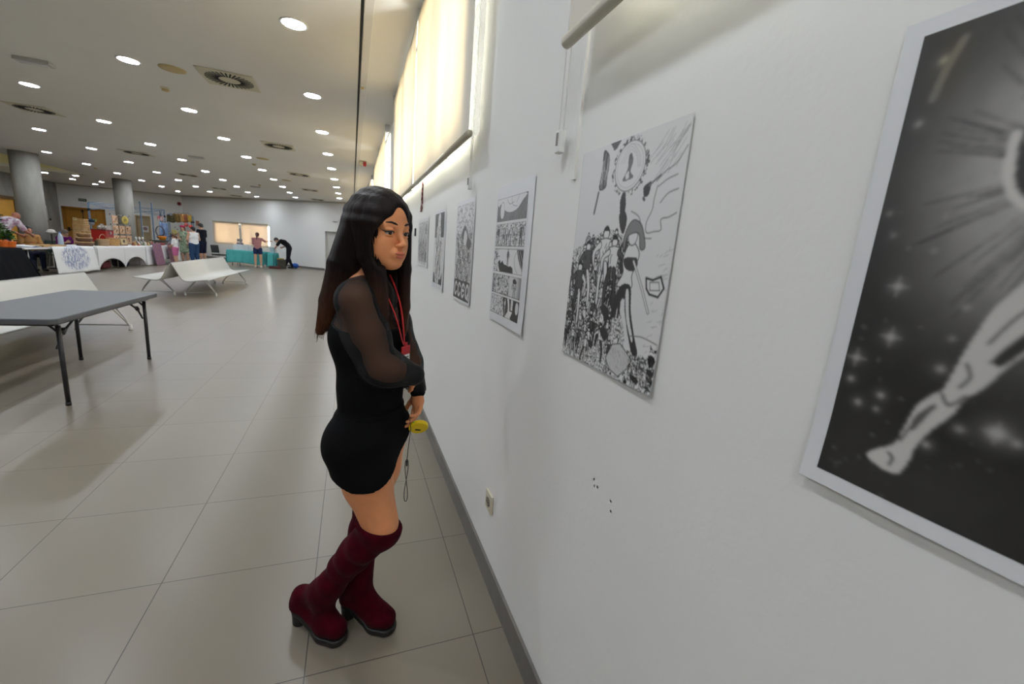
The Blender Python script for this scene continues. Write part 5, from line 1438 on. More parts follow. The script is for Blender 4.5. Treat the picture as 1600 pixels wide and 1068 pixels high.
for i, (px, c1) in enumerate(((216, (.62, .62, .60)), (221, (.55, .55, .56)), (226, (.60, .58, .52)))):
    yc = on_table(px, -7.60)
    h_ = empty('leaflet_stand', (-7.6, yc, TZ), 'white leaflet leaning on the plain white cloth, %s' % ('nearest of three', 'middle of three', 'farthest of three')[i], 'leaflet', 'leaning leaflets')
    MB().box((-7.60, yc, TZ+.18), (.012, .15, .30), ry=-.35).build('leaflet', mat('leaf_white_%d' % i, c1, rough=.5), h_)
    MB().box((-7.592, yc, TZ+.20), (.006, .09, .10), ry=-.35).build('picture', M_black, h_)
rr = random.Random(5)
cols_ = [(.30, .10, .04), (.45, .34, .12), (.10, .09, .09), (.45, .12, .06), (.25, .20, .12), (.42, .30, .26), (.12, .16, .08), (.5, .42, .3)]
adj = ['brown', 'mustard', 'black', 'rust red', 'olive', 'dusty pink', 'green', 'cream']
for i in range(14):
    px = 209+i*2.6 if i < 13 else 246; x_ = -7.50-.12*(i % 3); yc = on_table(px, x_); hh_ = .10+.10*rr.random(); k = i % 8; r_ = .035+.02*rr.random()
    g = empty('figurine', (x_, yc, TZ), 'tiny %s figurine, %s from the left among the leaflets' % (adj[k], ['first', 'second', 'third', 'fourth', 'fifth', 'sixth', 'seventh', 'eighth', 'ninth', 'tenth', 'eleventh', 'twelfth', 'thirteenth', 'fourteenth'][i]), 'figurine', 'small figurines on the white cloth')
    MB().lathe([(r_, 0), (r_*1.1, hh_*.2), (r_*.6, hh_*.6), (r_*.3, hh_*.7)], (x_, yc, TZ+.008), 12).build('robe', mat('fig_%d' % k, cols_[k], rough=.6), g, smooth=True)
    MB().ball((x_, yc, TZ+.008+hh_*.82), r_*.55, 10).build('head', mat('fig_head', (.5, .35, .22)), g, smooth=True)
thing_box('flat_case', 'open dark flat case on the white table past the figurines', 'case', 250, -7.75, .80, .40, .07, mat('case_dark', (.03, .028, .02), rough=.6), z=TZ+.13)
thing_box('riser_box', 'dark riser box carrying the flat case', 'box', 250, -7.75, .70, .34, .118, M_black)
thing_box('red_pouch', 'dark red pouch on the white table edge below the orange bowl', 'pouch', 252, -7.50, .42, .16, .10, mat('pouch_red', (.28, .04, .03), rough=.7), bevel=.03)
tag(MB().lathe([(.10, 0), (.15, .13), (.155, .17), (.13, .17)], (-7.75, on_table(255, -7.75), TZ+.204), 20).build('orange_bowl', mat('bowl_orange', (.85, .28, .02), rough=.5), smooth=True), 'bright orange bowl standing on the flat dark case', 'bowl')

# ------------------------------------------------------------------ metal market frames and hanging goods
M_fblue = mat('frame_blue', (.20, .28, .40), rough=.4, metal=.2)
def market_frame(A, B, depth, label, poles=()):
    """scissor-truss canopy frame between two front corners"""
    A = Vector(A); B = Vector(B); dv = (B-A); dv.z = 0; L_ = dv.length; d = dv.normalized(); n = Vector((-d.y, d.x, 0)); z1 = A.z
    if n.y < 0: n = -n
    g = empty('canopy_frame', (A.x, A.y, 0), label, 'frame')
    C1 = A+n*depth; D1_ = B+n*depth
    for P in (A, B, C1, D1_):
        q = MB().box((P.x, P.y, z1/2), (.036, .036, z1)).build('post', M_fblue, g)
        MB().box((P.x, P.y, .006), (.12, .12, .012)).box((P.x, P.y, z1-.32), (.07, .07, .09)).build('bracket', M_black, q)
    for P, Q in ((A, B), (B, D1_), (D1_, C1), (C1, A)):
        mb = MB(); k = max(2, int((Q-P).length/.9))
        for i in range(k):
            a = P+(Q-P)*i/k; b = P+(Q-P)*(i+1)/k
            mb.tube([(a.x, a.y, z1-.03), (b.x, b.y, z1-.30)], .011, 6); mb.tube([(a.x, a.y, z1-.30), (b.x, b.y, z1-.03)], .011, 6)
        mb.build('scissor_truss', M_fblue, g)
        MB().tube([(P.x, P.y, z1), (Q.x, Q.y, z1)], .012, 6).build('top_rail', M_fblue, g)
    return g
A = deep(138.2, 317.0, 19.3); B = deep(256.5, 328.8, 21.2)
market_frame((A.x, A.y, 2.36), (B.x, B.y, 2.36), 1.6, 'blue-grey metal canopy frame with scissor trusses behind the column')
A2 = deep(264, 334, 22.3); B2 = deep(301.5, 336.5, 23.0)
market_frame((A2.x, A2.y, 2.22), (B2.x, B2.y, 2.22), 0.6, 'grey canopy frame hung with bags beside the man in black')
for px, s2 in ((219.5, 'left'), (237.5, 'right')):
    P = deep(px, 330, 20.0)
    tag(MB().box((P.x, P.y, 1.30), (.05, .05, 2.6)).box((P.x, P.y, .01), (.3, .3, .02)).build('upright_pole', M_fblue), 'slim blue upright pole rising above the canopy frame, %s of two' % s2, 'pole')
def hanging(px, py, D, w_, h_, m, name, label, cat, group=None, part=None):
    P = deep(px, py, D); yaw_ = math.atan2(P.y, P.x)-PI/2
    g = empty(name, (P.x, P.y, P.z), label, cat, group)
    T = Matrix.Translation(P) @ Matrix.Rotation(yaw_, 4, 'Z')
    mb = MB()
    def f(u, v): return (w_*(u-.5)*(1+.15*(1-v)), .02*math.sin(u*9)+.03*math.sin(PI*u), h_*(v-.5)+.02*math.sin(u*7))
    mb2 = MB().grid(f, 14, 10); mb.add(mb2.v, mb2.f, T)
    mb.build('cloth', m, g, smooth=True, solid=.03, fix=False)
    a = T @ Vector((-w_*.3, 0, h_*.5)); b = T @ Vector((w_*.3, 0, h_*.5)); c_ = T @ Vector((0, 0, h_*.5+.10))
    MB().tube([a, c_, b], .008, 6).build('strap', M_black, g)
    return g
bags = [(267, 341.5, (.07, .06, .03), 'dark olive bag'), (275.5, 340.5, (.16, .10, .03), 'brown bag'), (281, 340, (.40, .20, .07), 'tan bag'), (287, 341, (.24, .09, .04), 'rust coloured bag'), (293.5, 340.5, (.45, .29, .05), 'mustard yellow bag')]
for i, (px, py, c1, s2) in enumerate(bags):
    hanging(px, py, 22.0+.14*i, .30, .36+.05*(i % 2), fab('bag_%d' % i, c1, noise=.3, nscale=14), 'hanging_bag', s2 + ' hanging in the row under the grey canopy frame', 'bag', 'bags hanging from the frame')
hanging(256, 358, 20.3, .28, .62, fab('scarf_blue', (.24, .34, .55), noise=.2, nscale=10), 'hanging_scarf', 'long pale blue scarf hanging below the corner of the canopy frame', 'scarf')
hanging(259.5, 372, 20.2, .12, .55, MATS['scarf_blue'], 'hanging_scarf', 'narrow end of blue cloth hanging beside the orange bowl', 'scarf')
hanging(250.5, 341, 20.4, .20, .20, fab('flag_red', (.45, .03, .05), col2=(.55, .5, .5), nscale=5), 'small_flag', 'small red and white flag pinned under the canopy frame', 'flag')
P = deep(250, 362, 20.0); yw = math.atan2(P.y, P.x)-PI/2
MT = Matrix.Translation(P) @ Matrix.Rotation(yw, 4, 'Z')
g = empty('ring_bag', tuple(P), 'dark bag with a large round handle hanging beside the blue scarf', 'bag')
MB().tube([MT @ Vector((.15*math.cos(a), 0, .02+.24*math.sin(a))) for a in [2*PI*k/24 for k in range(24)]], .020, 8, closed=True).build('round_handle', mat('ring_dark', (.05, .04, .05), rough=.5), g, smooth=True)
q = MB(); q.ball((0, 0, 0), (.16, .06, .10), 14); MB().add(q.v, q.f, MT @ Matrix.Translation((.02, 0, -.24))).build('pouch', mat('ring_navy', (.02, .025, .06), rough=.6), g, smooth=True)
P = deep(273.5, 371, 20.6); g = empty('flower_bunch', (P.x, P.y, P.z), 'bunch of purple and yellow flowers above the child', 'flowers')
mb = MB(); mb2 = MB(); rr = random.Random(8)
for k in range(60): mb.ball((P.x+rr.gauss(0, .11), P.y+rr.gauss(0, .10), P.z+rr.gauss(0.0, .16)), .03, 6)
for k in range(22): mb2.ball((P.x+rr.gauss(.03, .09), P.y+rr.gauss(0, .10), P.z+.22+rr.gauss(0, .06)), .035, 6)
mb.build('purple_heads', mat('flower_purple', (.05, .03, .08), rough=.7, noise=.4, nscale=20), g); mb2.build('yellow_heads', mat('flower_yellow', (.55, .45, .04), rough=.6), g)
MB().lathe([(.09, 0), (.12, .30), (.10, .36)], (P.x, P.y, P.z-.66), 14).build('vase', M_black, g)
P2 = deep(273.5, 371, 20.6); tag(MB().tube([(P2.x, P2.y, 0), (P2.x, P2.y, P.z-.662)], .16, 14).build('plinth', M_white), 'white round plinth under the flowers', 'plinth')
for i, (px, py, c1, s2) in enumerate(((284, 354, (.12, .14, .2), 'dark blue'), (291, 351, (.5, .12, .12), 'pink'), (298.5, 354, (.60, .06, .04), 'red'), (293.5, 363, (.55, .08, .05), 'lower red'))):
    P = deep(px, py, 21.0); g = empty('cap', tuple(P), s2 + ' cap in the cluster hanging above the white tank top', 'cap', 'caps on display'); m = fab('cap_%d' % i, c1)
    MB().ball(tuple(P), (.10, .10, .085), 12).build('crown', m, g, smooth=True); MB().box((P.x+.02, P.y-.11, P.z-.03), (.14, .09, .012)).build('brim', m, g, bevel=.004)
    MB().tube([(P.x, P.y, P.z+.08), (P.x, P.y, 2.18)], .003, 5).build('string', M_black, g)
P = deep(142.0, 345, 19.36); g = empty('cap', tuple(P), 'dark cap with pale crown hanging on the left post of the canopy frame', 'cap')
MB().ball(tuple(P), (.13, .13, .10), 12).build('crown', fab('cap_navy', (.02, .04, .07)), g, smooth=True); MB().ball((P.x, P.y, P.z-.10), (.12, .12, .10), 12).build('lining', fab('cap_grey', (.35, .38, .42)), g, smooth=True)
MB().tube([(P.x, P.y, P.z+.08), (P.x, P.y, 2.34)], .003, 5).build('string', M_black, g)

# ------------------------------------------------------------------ teal table by the slanting wall
M_teal = mat('teal_cloth', (.085, .42, .42), rough=.8, spec=.2, noise=.05, nscale=5)
def tp(px, y): return at(px, 400, 1, y)
ta = math.atan2(-.35, 1.95); TC = Vector((-4.52, 23.62, 0)); TM = Matrix.Translation(TC) @ Matrix.Rotation(ta, 4, 'Z')
g = empty('folding_table', tuple(TC), 'folding table with dark legs under the teal cloth', 'table', rz=ta)
def LT(mb, nm, m, par, **k):
    q = MB().add(mb.v, mb.f, TM); return q.build(nm, m, par, **k)
LT(MB().box((-.08, 0, .70), (1.56, .70, .04)), 'table_top', M_white, g)
for xx in (-.70, -.38, .30, .62):
    for yy in (-.28, .28): LT(MB().tube([(xx, yy, 0), (xx, yy, .68)], .014, 8), 'leg', M_black, g) if abs(xx) > .5 or yy < 0 else None
def cloth(x0, x1, y0, y1, z, hem, label, seed, name='tablecloth'):
    mb = MB(); rr = random.Random(seed)
    mb.grid(lambda u, v: (x0+(x1-x0)*u, y0+(y1-y0)*v, z), 12, 4)
    def fr(u, v): return (x0+(x1-x0)*u+(u-.5)*.03*v, y0-.012-.05*v+.020*v*math.sin(u*(x1-x0)*21+seed), z-(z-hem-.03*math.sin(u*5))*v)
    mb.grid(fr, 60, 10)
    for sx, xe in ((-1, x0), (1, x1)):
        mb.grid(lambda u, v: (xe+sx*(.01+.05*v+.015*v*math.sin(u*15)), y0+(y1-y0)*u-.05*v*(1-u), z-(z-hem)*v), 16, 10)
    mb.grid(lambda u, v: (x0+(x1-x0)*u, y1+.012+.03*v, z-(z-hem)*v), 16, 6)
    q = MB().add(mb.v, mb.f, TM).build(name, M_teal, smooth=True, solid=.004, fix=False)
    return tag(q, label, 'tablecloth')
cloth(-.88, .72, -.37, .37, .727, .14, 'teal tablecloth hanging over the long table behind the girl in pink', 1)
g2 = empty('side_table', tuple(TM @ Vector((.95, 0, 0))), 'small table under the second teal cloth beside the bending man', 'table')
LT(MB().box((.98, 0, .68), (.22, .62, .04)), 'table_top', M_white, g2)
for xx in (.90, 1.06):
    for yy in (-.25, .25): LT(MB().tube([(xx, yy, 0), (xx, yy, .66)], .014, 8), 'leg', M_black, g2)
cloth(.86, 1.10, -.34, .34, .705, .06, 'second teal cloth over the small right table by the bending man', 5)
def loc(x, y, z): return tuple(TM @ Vector((x, y, z)))
M_card = mat('display_card', (.85, .87, .88), rough=.5)
words = ['first', 'second', 'third', 'fourth', 'fifth', 'sixth']
rr = random.Random(2)
for i in range(5):
    xx = -.62+.155*i; hh_ = (.24, .26, .25, .27, .25)[i]; g = empty('earring_card', loc(xx, -.1, .73), 'white display card dotted with earrings on the teal table, %s from the left' % words[i], 'display card', 'earring display cards')
    LT(MB().box((xx, -.10, .731+hh_/2), (.14, .10, hh_)), 'card', M_card, g)
    for k in range(9):
        LT(MB().ball((xx-.04+.04*(k % 3), -.154, .78+.065*(k//3)), .009 + .004*rr.random(), 6), 'earring', mat('ear_%d' % (k % 3), ((.08, .06, .10), (.35, .12, .22), (.12, .22, .38))[k % 3]), g)
g = empty('necklace_tower', loc(-.50, .12, .73), 'grey two-tier jewellery tower behind the earring cards', 'jewellery stand')
LT(MB().tube([(-.50, .12, .73), (-.50, .12, 1.20)], .015, 8), 'pole', M_steel, g)
for z_, w_ in ((1.02, .17), (1.18, .14)): LT(MB().box((-.50, .12, z_), (w_*1.4, .12, .12)), 'tier', mat('tier_grey', (.22, .20, .23), rough=.6, noise=.5, nscale=30), g)
LT(MB().lathe([(.09, 0), (.09, .012)], (-.50, .12, .729), 16), 'base', M_steel, g)
g = empty('wire_stand', loc(-.02, .12, .73), 'fan shaped wire jewellery stand in the middle of the teal table', 'jewellery stand')
LT(MB().tube([(-.02, .12, .73), (-.02, .12, .98)], .01, 8), 'pole', M_white, g)
LT(MB().tube([(-.02, .12, .95), (-.15, .12, 1.10), (.11, .12, 1.10)], .008, 6, closed=True), 'fan', M_white, g)
for k in range(6): LT(MB().ball((-.13+.045*k, .11, 1.09-.012*(k % 2)), .014, 6), 'pendant', mat('pend', (.25, .2, .2)), g)
g = empty('cushion', loc(.22, -.02, .73), 'small mauve jewellery cushion on the teal table', 'cushion'); LT(MB().ball((.22, -.02, .775), (.11, .08, .045), 12), 'pad', mat('mauve', (.22, .13, .16)), g)
g = empty('display_case', loc(1.12, 0, .71), 'pale blue display case with dark trinkets on the right teal cloth', 'display case')
LT(MB().box((.96, 0, .708+.13), (.18, .16, .26)), 'case', mat('pale_blue', (.40, .52, .58), rough=.3), g)
for k in range(5): LT(MB().ball((.90+.03*k, -.085, .80+.05*(k % 3)), .012, 6), 'trinket', M_ink2, g)
g = empty('brochure_holder', loc(1.40, .02, .71), 'clear white brochure holder at the right end of the teal cloth', 'holder'); LT(MB().box((1.06, .14, .708+.10), (.06, .10, .20)), 'holder', M_card, g)
tag(MB().add(*[(q.v, q.f) for q in [MB().tube([(.5+.07*math.cos(2*PI*k/20), -.30, 1.16+.07*math.sin(2*PI*k/20)) for k in range(20)], .010, 6, closed=True)]][0], TM).build('hand_mirror', mat('mirror_rim', (.10, .06, .10), rough=.4)), 'small round mirror held up by the girl in pink', 'mirror') if False else None
chair(-5.85, 23.80, -.55, 'black chair standing left of the teal table', (.012, .012, .014), .44, .06)
g = empty('crate', (-3.18, 23.10, 0), 'open dark crate with brown and green goods at the bending man\'s feet', 'crate')
MB().box((-3.16, 23.22, .22), (.34, .34, .42)).build('box', mat('crate_dark', (.05, .045, .03), rough=.7, noise=.4, nscale=12), g, bevel=.01)
for k in range(6): MB().ball((-3.30+.04*k, 23.10+.03*(k % 3), .45), .05, 8).build('item', mat('crate_item_%d' % (k % 3), ((.30, .16, .04), (.22, .30, .05), (.35, .12, .05))[k % 3]), g, smooth=True)
tag(MB().box((-3.40, 22.80, .06), (.46, .28, .11)).build('flat_box', mat('box_maroon', (.09, .02, .02), rough=.7), bevel=.01), 'low dark maroon box on the floor under the right teal cloth', 'box')
tag(MB().ball((-2.68, 24.0, .13), (.17, .15, .13), 14).build('blue_bag', mat('bag_bright_blue', (.01, .10, .45), rough=.5), smooth=True), 'bright blue plastic bag on the floor behind the bending man', 'bag')
# ------------------------------------------------------------------ ink artwork, drawn stroke by stroke into the colour of each sheet's fine mesh
class Art:
    """canvas in units of the sheet: u to the right 0..1, v down 0..1; 1 = white paper, 0 = ink"""
    def __init__(s, w, h, n, bg=1., seed=0):
        s.nu = n; s.nv = int(n*h/w); s.a = np.full((s.nv+1, s.nu+1), float(bg)); s.asp = h/w; s.r = np.random.default_rng(seed)
        s.U, s.Vv = np.meshgrid(np.linspace(0, 1, s.nu+1), np.linspace(0, 1, s.nv+1)); s.px = 1./n
    def _w(s, lo, hi):
        i0, i1 = int(max(0, lo[0]*s.nu-1)), int(min(s.nu+1, hi[0]*s.nu+2)); j0, j1 = int(max(0, lo[1]*s.nv-1)), int(min(s.nv+1, hi[1]*s.nv+2))
        return (slice(j0, j1), slice(i0, i1)) if i1 > i0 and j1 > j0 else None
    def mixin(s, w, al, val): s.a[w] = s.a[w]*(1-al)+val*al
    def line(s, pts, wd=.004, val=0.):
        for (x0, y0), (x1, y1) in zip(pts[:-1], pts[1:]):
            m = wd+2*s.px; w = s._w((min(x0, x1)-m, min(y0, y1)-m), (max(x0, x1)+m, max(y0, y1)+m))
            if w is None: continue
            X = s.U[w]-x0; Y = (s.Vv[w]-y0)*s.asp; dx = x1-x0; dy = (y1-y0)*s.asp; L2 = dx*dx+dy*dy+1e-12
            t = np.clip((X*dx+Y*dy)/L2, 0, 1); d = np.hypot(X-t*dx, Y-t*dy)
            s.mixin(w, np.clip((wd/2-d)/s.px+.5, 0, 1), val)
    def curve(s, pts, wd=.004, val=0., closed=False, n=6):
        P = [np.array(p) for p in pts]
        if closed: P = P[-1:]+P+P[:2]
        else: P = P[:1]+P+P[-1:]
        out = []
        for i in range(1, len(P)-2):
            for q in np.linspace(0, 1, n, endpoint=False):
                out.append(.5*((2*P[i])+(-P[i-1]+P[i+1])*q+(2*P[i-1]-5*P[i]+4*P[i+1]-P[i+2])*q*q+(-P[i-1]+3*P[i]-3*P[i+1]+P[i+2])*q**3))
        out.append(P[-2]); s.line([tuple(o_) for o_ in out], wd, val); return out
    def poly(s, pts, val=0., smooth=False, edge=None):
        if smooth:
            P = [np.array(p) for p in pts]; P = P[-1:]+P+P[:2]; out = []
            for i in range(1, len(P)-2):
                for q in np.linspace(0, 1, 5, endpoint=False):
                    out.append(.5*((2*P[i])+(-P[i-1]+P[i+1])*q+(2*P[i-1]-5*P[i]+4*P[i+1]-P[i+2])*q*q+(-P[i-1]+3*P[i]-3*P[i+1]+P[i+2])*q**3))
            pts = [tuple(o_) for o_ in out]
        xs_, ys_ = [p[0] for p in pts], [p[1] for p in pts]
        w = s._w((min(xs_), min(ys_)), (max(xs_), max(ys_)))
        if w is None: return
        X, Y = s.U[w], s.Vv[w]; ins = np.zeros(X.shape, bool); n = len(pts)
        for i in range(n):
            x0, y0 = pts[i]; x1, y1 = pts[(i+1) % n]
            if y0 == y1: continue
            c_ = ((y0 > Y) != (y1 > Y)) & (X < (x1-x0)*(Y-y0)/(y1-y0)+x0); ins ^= c_
        s.a[w] = np.where(ins, val, s.a[w])
        if edge is not None: s.line(list(pts)+[pts[0]], edge, 0.)
    def ell(s, cx, cy, rx, ry, val=0., rot=0., wd=None):
        m = max(rx, ry)*1.3+.02; w = s._w((cx-m, cy-m/s.asp*1.2), (cx+m, cy+m/s.asp*1.2))
        if w is None: return
        X = s.U[w]-cx; Y = (s.Vv[w]-cy)*s.asp; c_, s_ = math.cos(rot), math.sin(rot); x = X*c_+Y*s_; y = -X*s_+Y*c_
        k = np.hypot(x/rx, y/ry); d = (k-1)*min(rx, ry)
        al = np.clip(-d/s.px+.5, 0, 1) if wd is None else np.clip((wd/2-abs(d))/s.px+.5, 0, 1)
        s.mixin(w, al, val)
    def glow(s, cx, cy, r, val, k=1., sx=1., sy=1.):
        d2 = ((s.U-cx)/sx)**2+((s.Vv-cy)*s.asp/sy)**2; s.a += (val-s.a)*np.exp(-d2/(r*r))*k
    def noise(s, f, fy=None, seed=0):
        r = np.random.default_rng(seed); fy = fy or f; gx, gy = int(f)+3, int(fy*s.asp)+3; G_ = r.random((gy, gx))
        x = s.U*f; y = s.Vv*s.asp*fy; i = x.astype(int); j = y.astype(int); fx = x-i; fy_ = y-j; fx = fx*fx*(3-2*fx); fy_ = fy_*fy_*(3-2*fy_)
        return (G_[j, i]*(1-fx)+G_[j, i+1]*fx)*(1-fy_)+(G_[j+1, i]*(1-fx)+G_[j+1, i+1]*fx)*fy_
    def scribble(s, mask, f=18, k=4, wd=.14, dark=.12, seed=0, val=0.):
        """tangled pen lines: contour lines of smooth noise, plus small solid blacks"""
        n = s.noise(f, seed=seed)*.7+s.noise(f*2.3, seed=seed+1)*.3; m = s.noise(f*1.4, f*.9, seed=seed+2)
        l1 = np.abs((n*k) % 1-.5)*2 < wd*2; l2 = np.abs((m*k*.8) % 1-.5)*2 < wd*1.5
        b = s.noise(f*.8, seed=seed+3)*.6+s.noise(f*2, seed=seed+4)*.4 < .5-(.5-dark)
        ink = np.clip((l1 | l2)*.85+b*1., 0, 1)*mask; s.a = s.a*(1-ink)+val*ink
    def soft(s, n=1):
        for _ in range(n):
            p = np.pad(s.a, 1, mode='edge'); s.a = (p[:-2, 1:-1]+p[2:, 1:-1]+p[1:-1, :-2]+p[1:-1, 2:]+2*s.a)/6
    def box(s, u0, v0, u1, v1): return ((s.U > u0) & (s.U < u1) & (s.Vv > v0) & (s.Vv < v1)).astype(float)
    def figure(s, x, y, h, lean=0., seed=0, dark=.3, outline=.004):
        """one generic inked standing figure, h = height in v"""
        r = np.random.default_rng(seed); q = h/s.asp if False else h; w = h*s.asp*.16
        def P(a, b): return (x+a*w+lean*(b-1)*w*-2, y+b*q)
        s.ell(*P(0, .07), w*.42, w*.55, 1., 0); s.ell(*P(0, .07), w*.42, w*.55, 0, 0, wd=outline)
        s.poly([P(-.45, .02), P(0, -.02), P(.45, .03), P(.5, .12), P(.3, .05), P(-.3, .05), P(-.5, .14)], 0., True)
        body = [P(-.9, .18), P(-.3, .14), P(.3, .14), P(.9, .18), P(.75, .34), P(.5, .48), P(-.5, .48), P(-.7, .34)]
        s.poly(body, 1. if r.random() > dark else .1, True, outline)
        for g_ in (-1, 1):
            a_ = r.random()*.8; s.poly([P(g_*.8, .18), P(g_*(1.3+a_), .32), P(g_*(1.1+a_), .50), P(g_*(.9+a_), .50), P(g_*(.95+a_*.8), .33), P(g_*.6, .26)], 1. if r.random() > dark*.6 else .1, True, outline)
            k_ = r.random()*.5; s.poly([P(g_*.05, .46), P(g_*.55, .46), P(g_*(.6+k_), .72), P(g_*(.55+k_), 1.0), P(g_*(.25+k_), 1.0), P(g_*(.22+k_*.7), .72)], 1. if r.random() > dark else .08, True, outline)
        for _ in range(7):
            a, b = r.random()*1.4-.7, .18+r.random()*.6; s.line([P(a, b), P(a+r.random()*.5-.25, b+.06)], outline)

def art_material(name, rough=.38):
    m = bpy.data.materials.new(name); m.use_nodes = True; N = m.node_tree.nodes; b = N['Principled BSDF']
    at_ = N.new('ShaderNodeVertexColor'); at_.layer_name = 'print'; m.node_tree.links.new(at_.outputs[0], b.inputs['Base Color'])
    b.inputs['Roughness'].default_value = rough; b.inputs['Specular IOR Level'].default_value = .35
    return m
M_art = art_material('printed_poster'); M_sheet = mat('poster_paper', (.70, .71, .73), rough=.4)
def poster(art, y0, y1, zt, zb, sheet, label, tint=(1, 1, 1), white=.70, black=.012, curl=.006, seed=0, name='poster'):
    """art canvas hung on the right wall: y0 far edge, y1 near edge; sheet=(y0,y1,zt,zb) is the paper behind"""
    g = empty(name, (WX, (y0+y1)/2, zb), label, 'poster', 'ink posters taped along the right wall')
    rg_ = np.random.default_rng(seed); ph = rg_.random(3)*6
    def off(y, z):
        a, b, c_, d = sheet; u = (a-y)/(a-b); v = (c_-z)/(c_-d)
        return .0022+.0012*(1+math.sin(u*7+ph[0])*math.cos(v*5+ph[1]))+curl*max(0, v-.82)**1.5*8*(.5+.5*math.sin(u*4+ph[2]))+curl*.6*max(0, abs(u-.5)-.40)*4*v
    a, b, c_, d = sheet
    MB().grid(lambda u, v: (WX-off(a+(b-a)*u, d+(c_-d)*v), a+(b-a)*u, d+(c_-d)*v), 24, 32).build('sheet', M_sheet, g, smooth=True)
    art.soft(1); nu, nv = art.nu, art.nv
    vs = [(WX-off(y0+(y1-y0)*i/nu, zt+(zb-zt)*j/nv)-.0006, y0+(y1-y0)*i/nu, zt+(zb-zt)*j/nv) for j in range(nv+1) for i in range(nu+1)]
    fs = [(j*(nu+1)+i, (j+1)*(nu+1)+i, (j+1)*(nu+1)+i+1, j*(nu+1)+i+1) for j in range(nv) for i in range(nu)]
    me = bpy.data.meshes.new('artwork'); me.from_pydata(vs, [], fs)
    at_ = me.color_attributes.new('print', 'FLOAT_COLOR', 'POINT')
    val = np.clip(art.a, 0, 1).ravel()*(white-black)+black
    colr = np.stack([val*tint[0], val*tint[1], val*tint[2], np.ones_like(val)], 1) if not isinstance(tint, np.ndarray) else np.concatenate([val[:, None]*tint, np.ones((len(val), 1))], 1)
    at_.data.foreach_set('color', colr.astype(np.float32).ravel())
    link_mesh('artwork', me, M_art, g, smooth=True)
    return g

# 1 - black starry sheet with a pale glow and a bare leg, nearest the camera
A_ = Art(.363, .507, 230, 0.02, 1); rr = np.random.default_rng(21)
A_.a += .05*np.clip(A_.noise(3, seed=5)-.35, 0, 1)
A_.glow(.46, .32, .26, .95, .98, 1., 1.2); A_.glow(.36, .17, .13, .8, .7, 1.2, .8); A_.glow(.30, .30, .12, .8, .55, 1.2, .9); A_.glow(.34, .44, .12, .6, .5, 1, 1)
for k in range(90):      # rays of the glow
    a = rr.random()*2*PI; L_ = .14+.26*rr.random(); c0 = (.44, .30); 
    p0 = (c0[0]+math.cos(a)*.07, c0[1]+math.sin(a)*.07/A_.asp); p1 = (c0[0]+math.cos(a)*L_, c0[1]+math.sin(a)*L_*1.25/A_.asp)
    for q in range(8):
        t0, t1 = q/8, (q+1)/8; P0 = (p0[0]+(p1[0]-p0[0])*t0, p0[1]+(p1[1]-p0[1])*t0); P1 = (p0[0]+(p1[0]-p0[0])*t1, p0[1]+(p1[1]-p0[1])*t1)
        i = min(A_.nu, max(0, int(P1[0]*A_.nu))); j = min(A_.nv, max(0, int(P1[1]*A_.nv)))
        A_.line([P0, P1], .022*(1-t0)+.003, float(A_.a[j, i])*.6+.4*(.75 if rr.random() > .25 else .1)*(1-t1))
A_.a = A_.a*.86+.14*A_.a*A_.noise(30, seed=9)
for (u, v, r_, b_) in ((.064, .062, .010, .6), (.041, .18, .008, .6), (.024, .366, .006, .5), (.049, .414, .006, .5), (.166, .377, .008, .5), (.161, .447, .008, .5), (.096, .526, .010, .9), (.112, .639, .010, 1), (.032, .701, .009, .9), (.031, .754, .007, .8), (.126, .774, .008, .8), (.068, .805, .008, .8), (.123, .808, .006, .7), (.266, .556, .008, .6), (.256, .621, .006, .6), (.25, .686, .009, .7), (.266, .849, .008, .8), (.325, .796, .009, .6), (.396, .783, .016, 1), (.435, .791, .009, .7)):
    A_.glow(u, v, r_, b_, .95); A_.glow(u, v, r_*2.6, b_*.4, .35)
    if b_ >= .9: A_.line([(u-.028, v), (u+.028, v)], .003, .5); A_.line([(u, v-.022), (u, v+.022)], .003, .5)
for k in range(150): A_.ell(rr.random(), .3+.7*rr.random(), .0015+.0035*rr.random()**3, .0015+.003*rr.random()**3, .12+.3*rr.random())
leg_ = [(.135, .921), (.150, .900), (.193, .873), (.205, .835), (.222, .775), (.250, .742), (.270, .722), (.285, .660), (.300, .610), (.325, .545), (.40, .47), (.56, .42), (.60, .52), (.47, .60), (.395, .635), (.350, .700), (.318, .735), (.300, .775), (.268, .815), (.245, .860), (.238, .900), (.222, .932), (.180, .935)]
A_.poly(leg_, .86, True)
for cv in (((.205, .86), (.225, .815), (.262, .765)), ((.268, .735), (.290, .755), (.318, .728)), ((.300, .715), (.315, .690), (.300, .665)), ((.185, .895), (.200, .905), (.195, .922)), ((.345, .655), (.385, .60), (.44, .55)), ((.33, .62), (.38, .55), (.47, .50)), ((.42, .60), (.50, .55), (.57, .50))):
    A_.curve(cv, .007, .08)
A_.poly([(.350, .640), (.40, .585), (.46, .56), (.41, .61), (.365, .66)], .05, True); A_.poly([(.222, .80), (.262, .757), (.250, .79), (.228, .83)], .15, True)
A_.curve([(.262, .235), (.268, .30), (.292, .345), (.33, .37)], .020, .9); A_.poly([(.275, .24), (.31, .215), (.50, .20), (.50, .40), (.34, .36), (.295, .335), (.280, .30)], .06, True)
A_.poly([(.285, .245), (.32, .225), (.36, .25), (.32, .275)], .9, True); A_.poly([(.33, .30), (.42, .28), (.46, .37), (.37, .35)], .85, True)
A_.curve([(.06, .135), (.075, .08), (.10, .03)], .020, .22)
A_.soft(2)
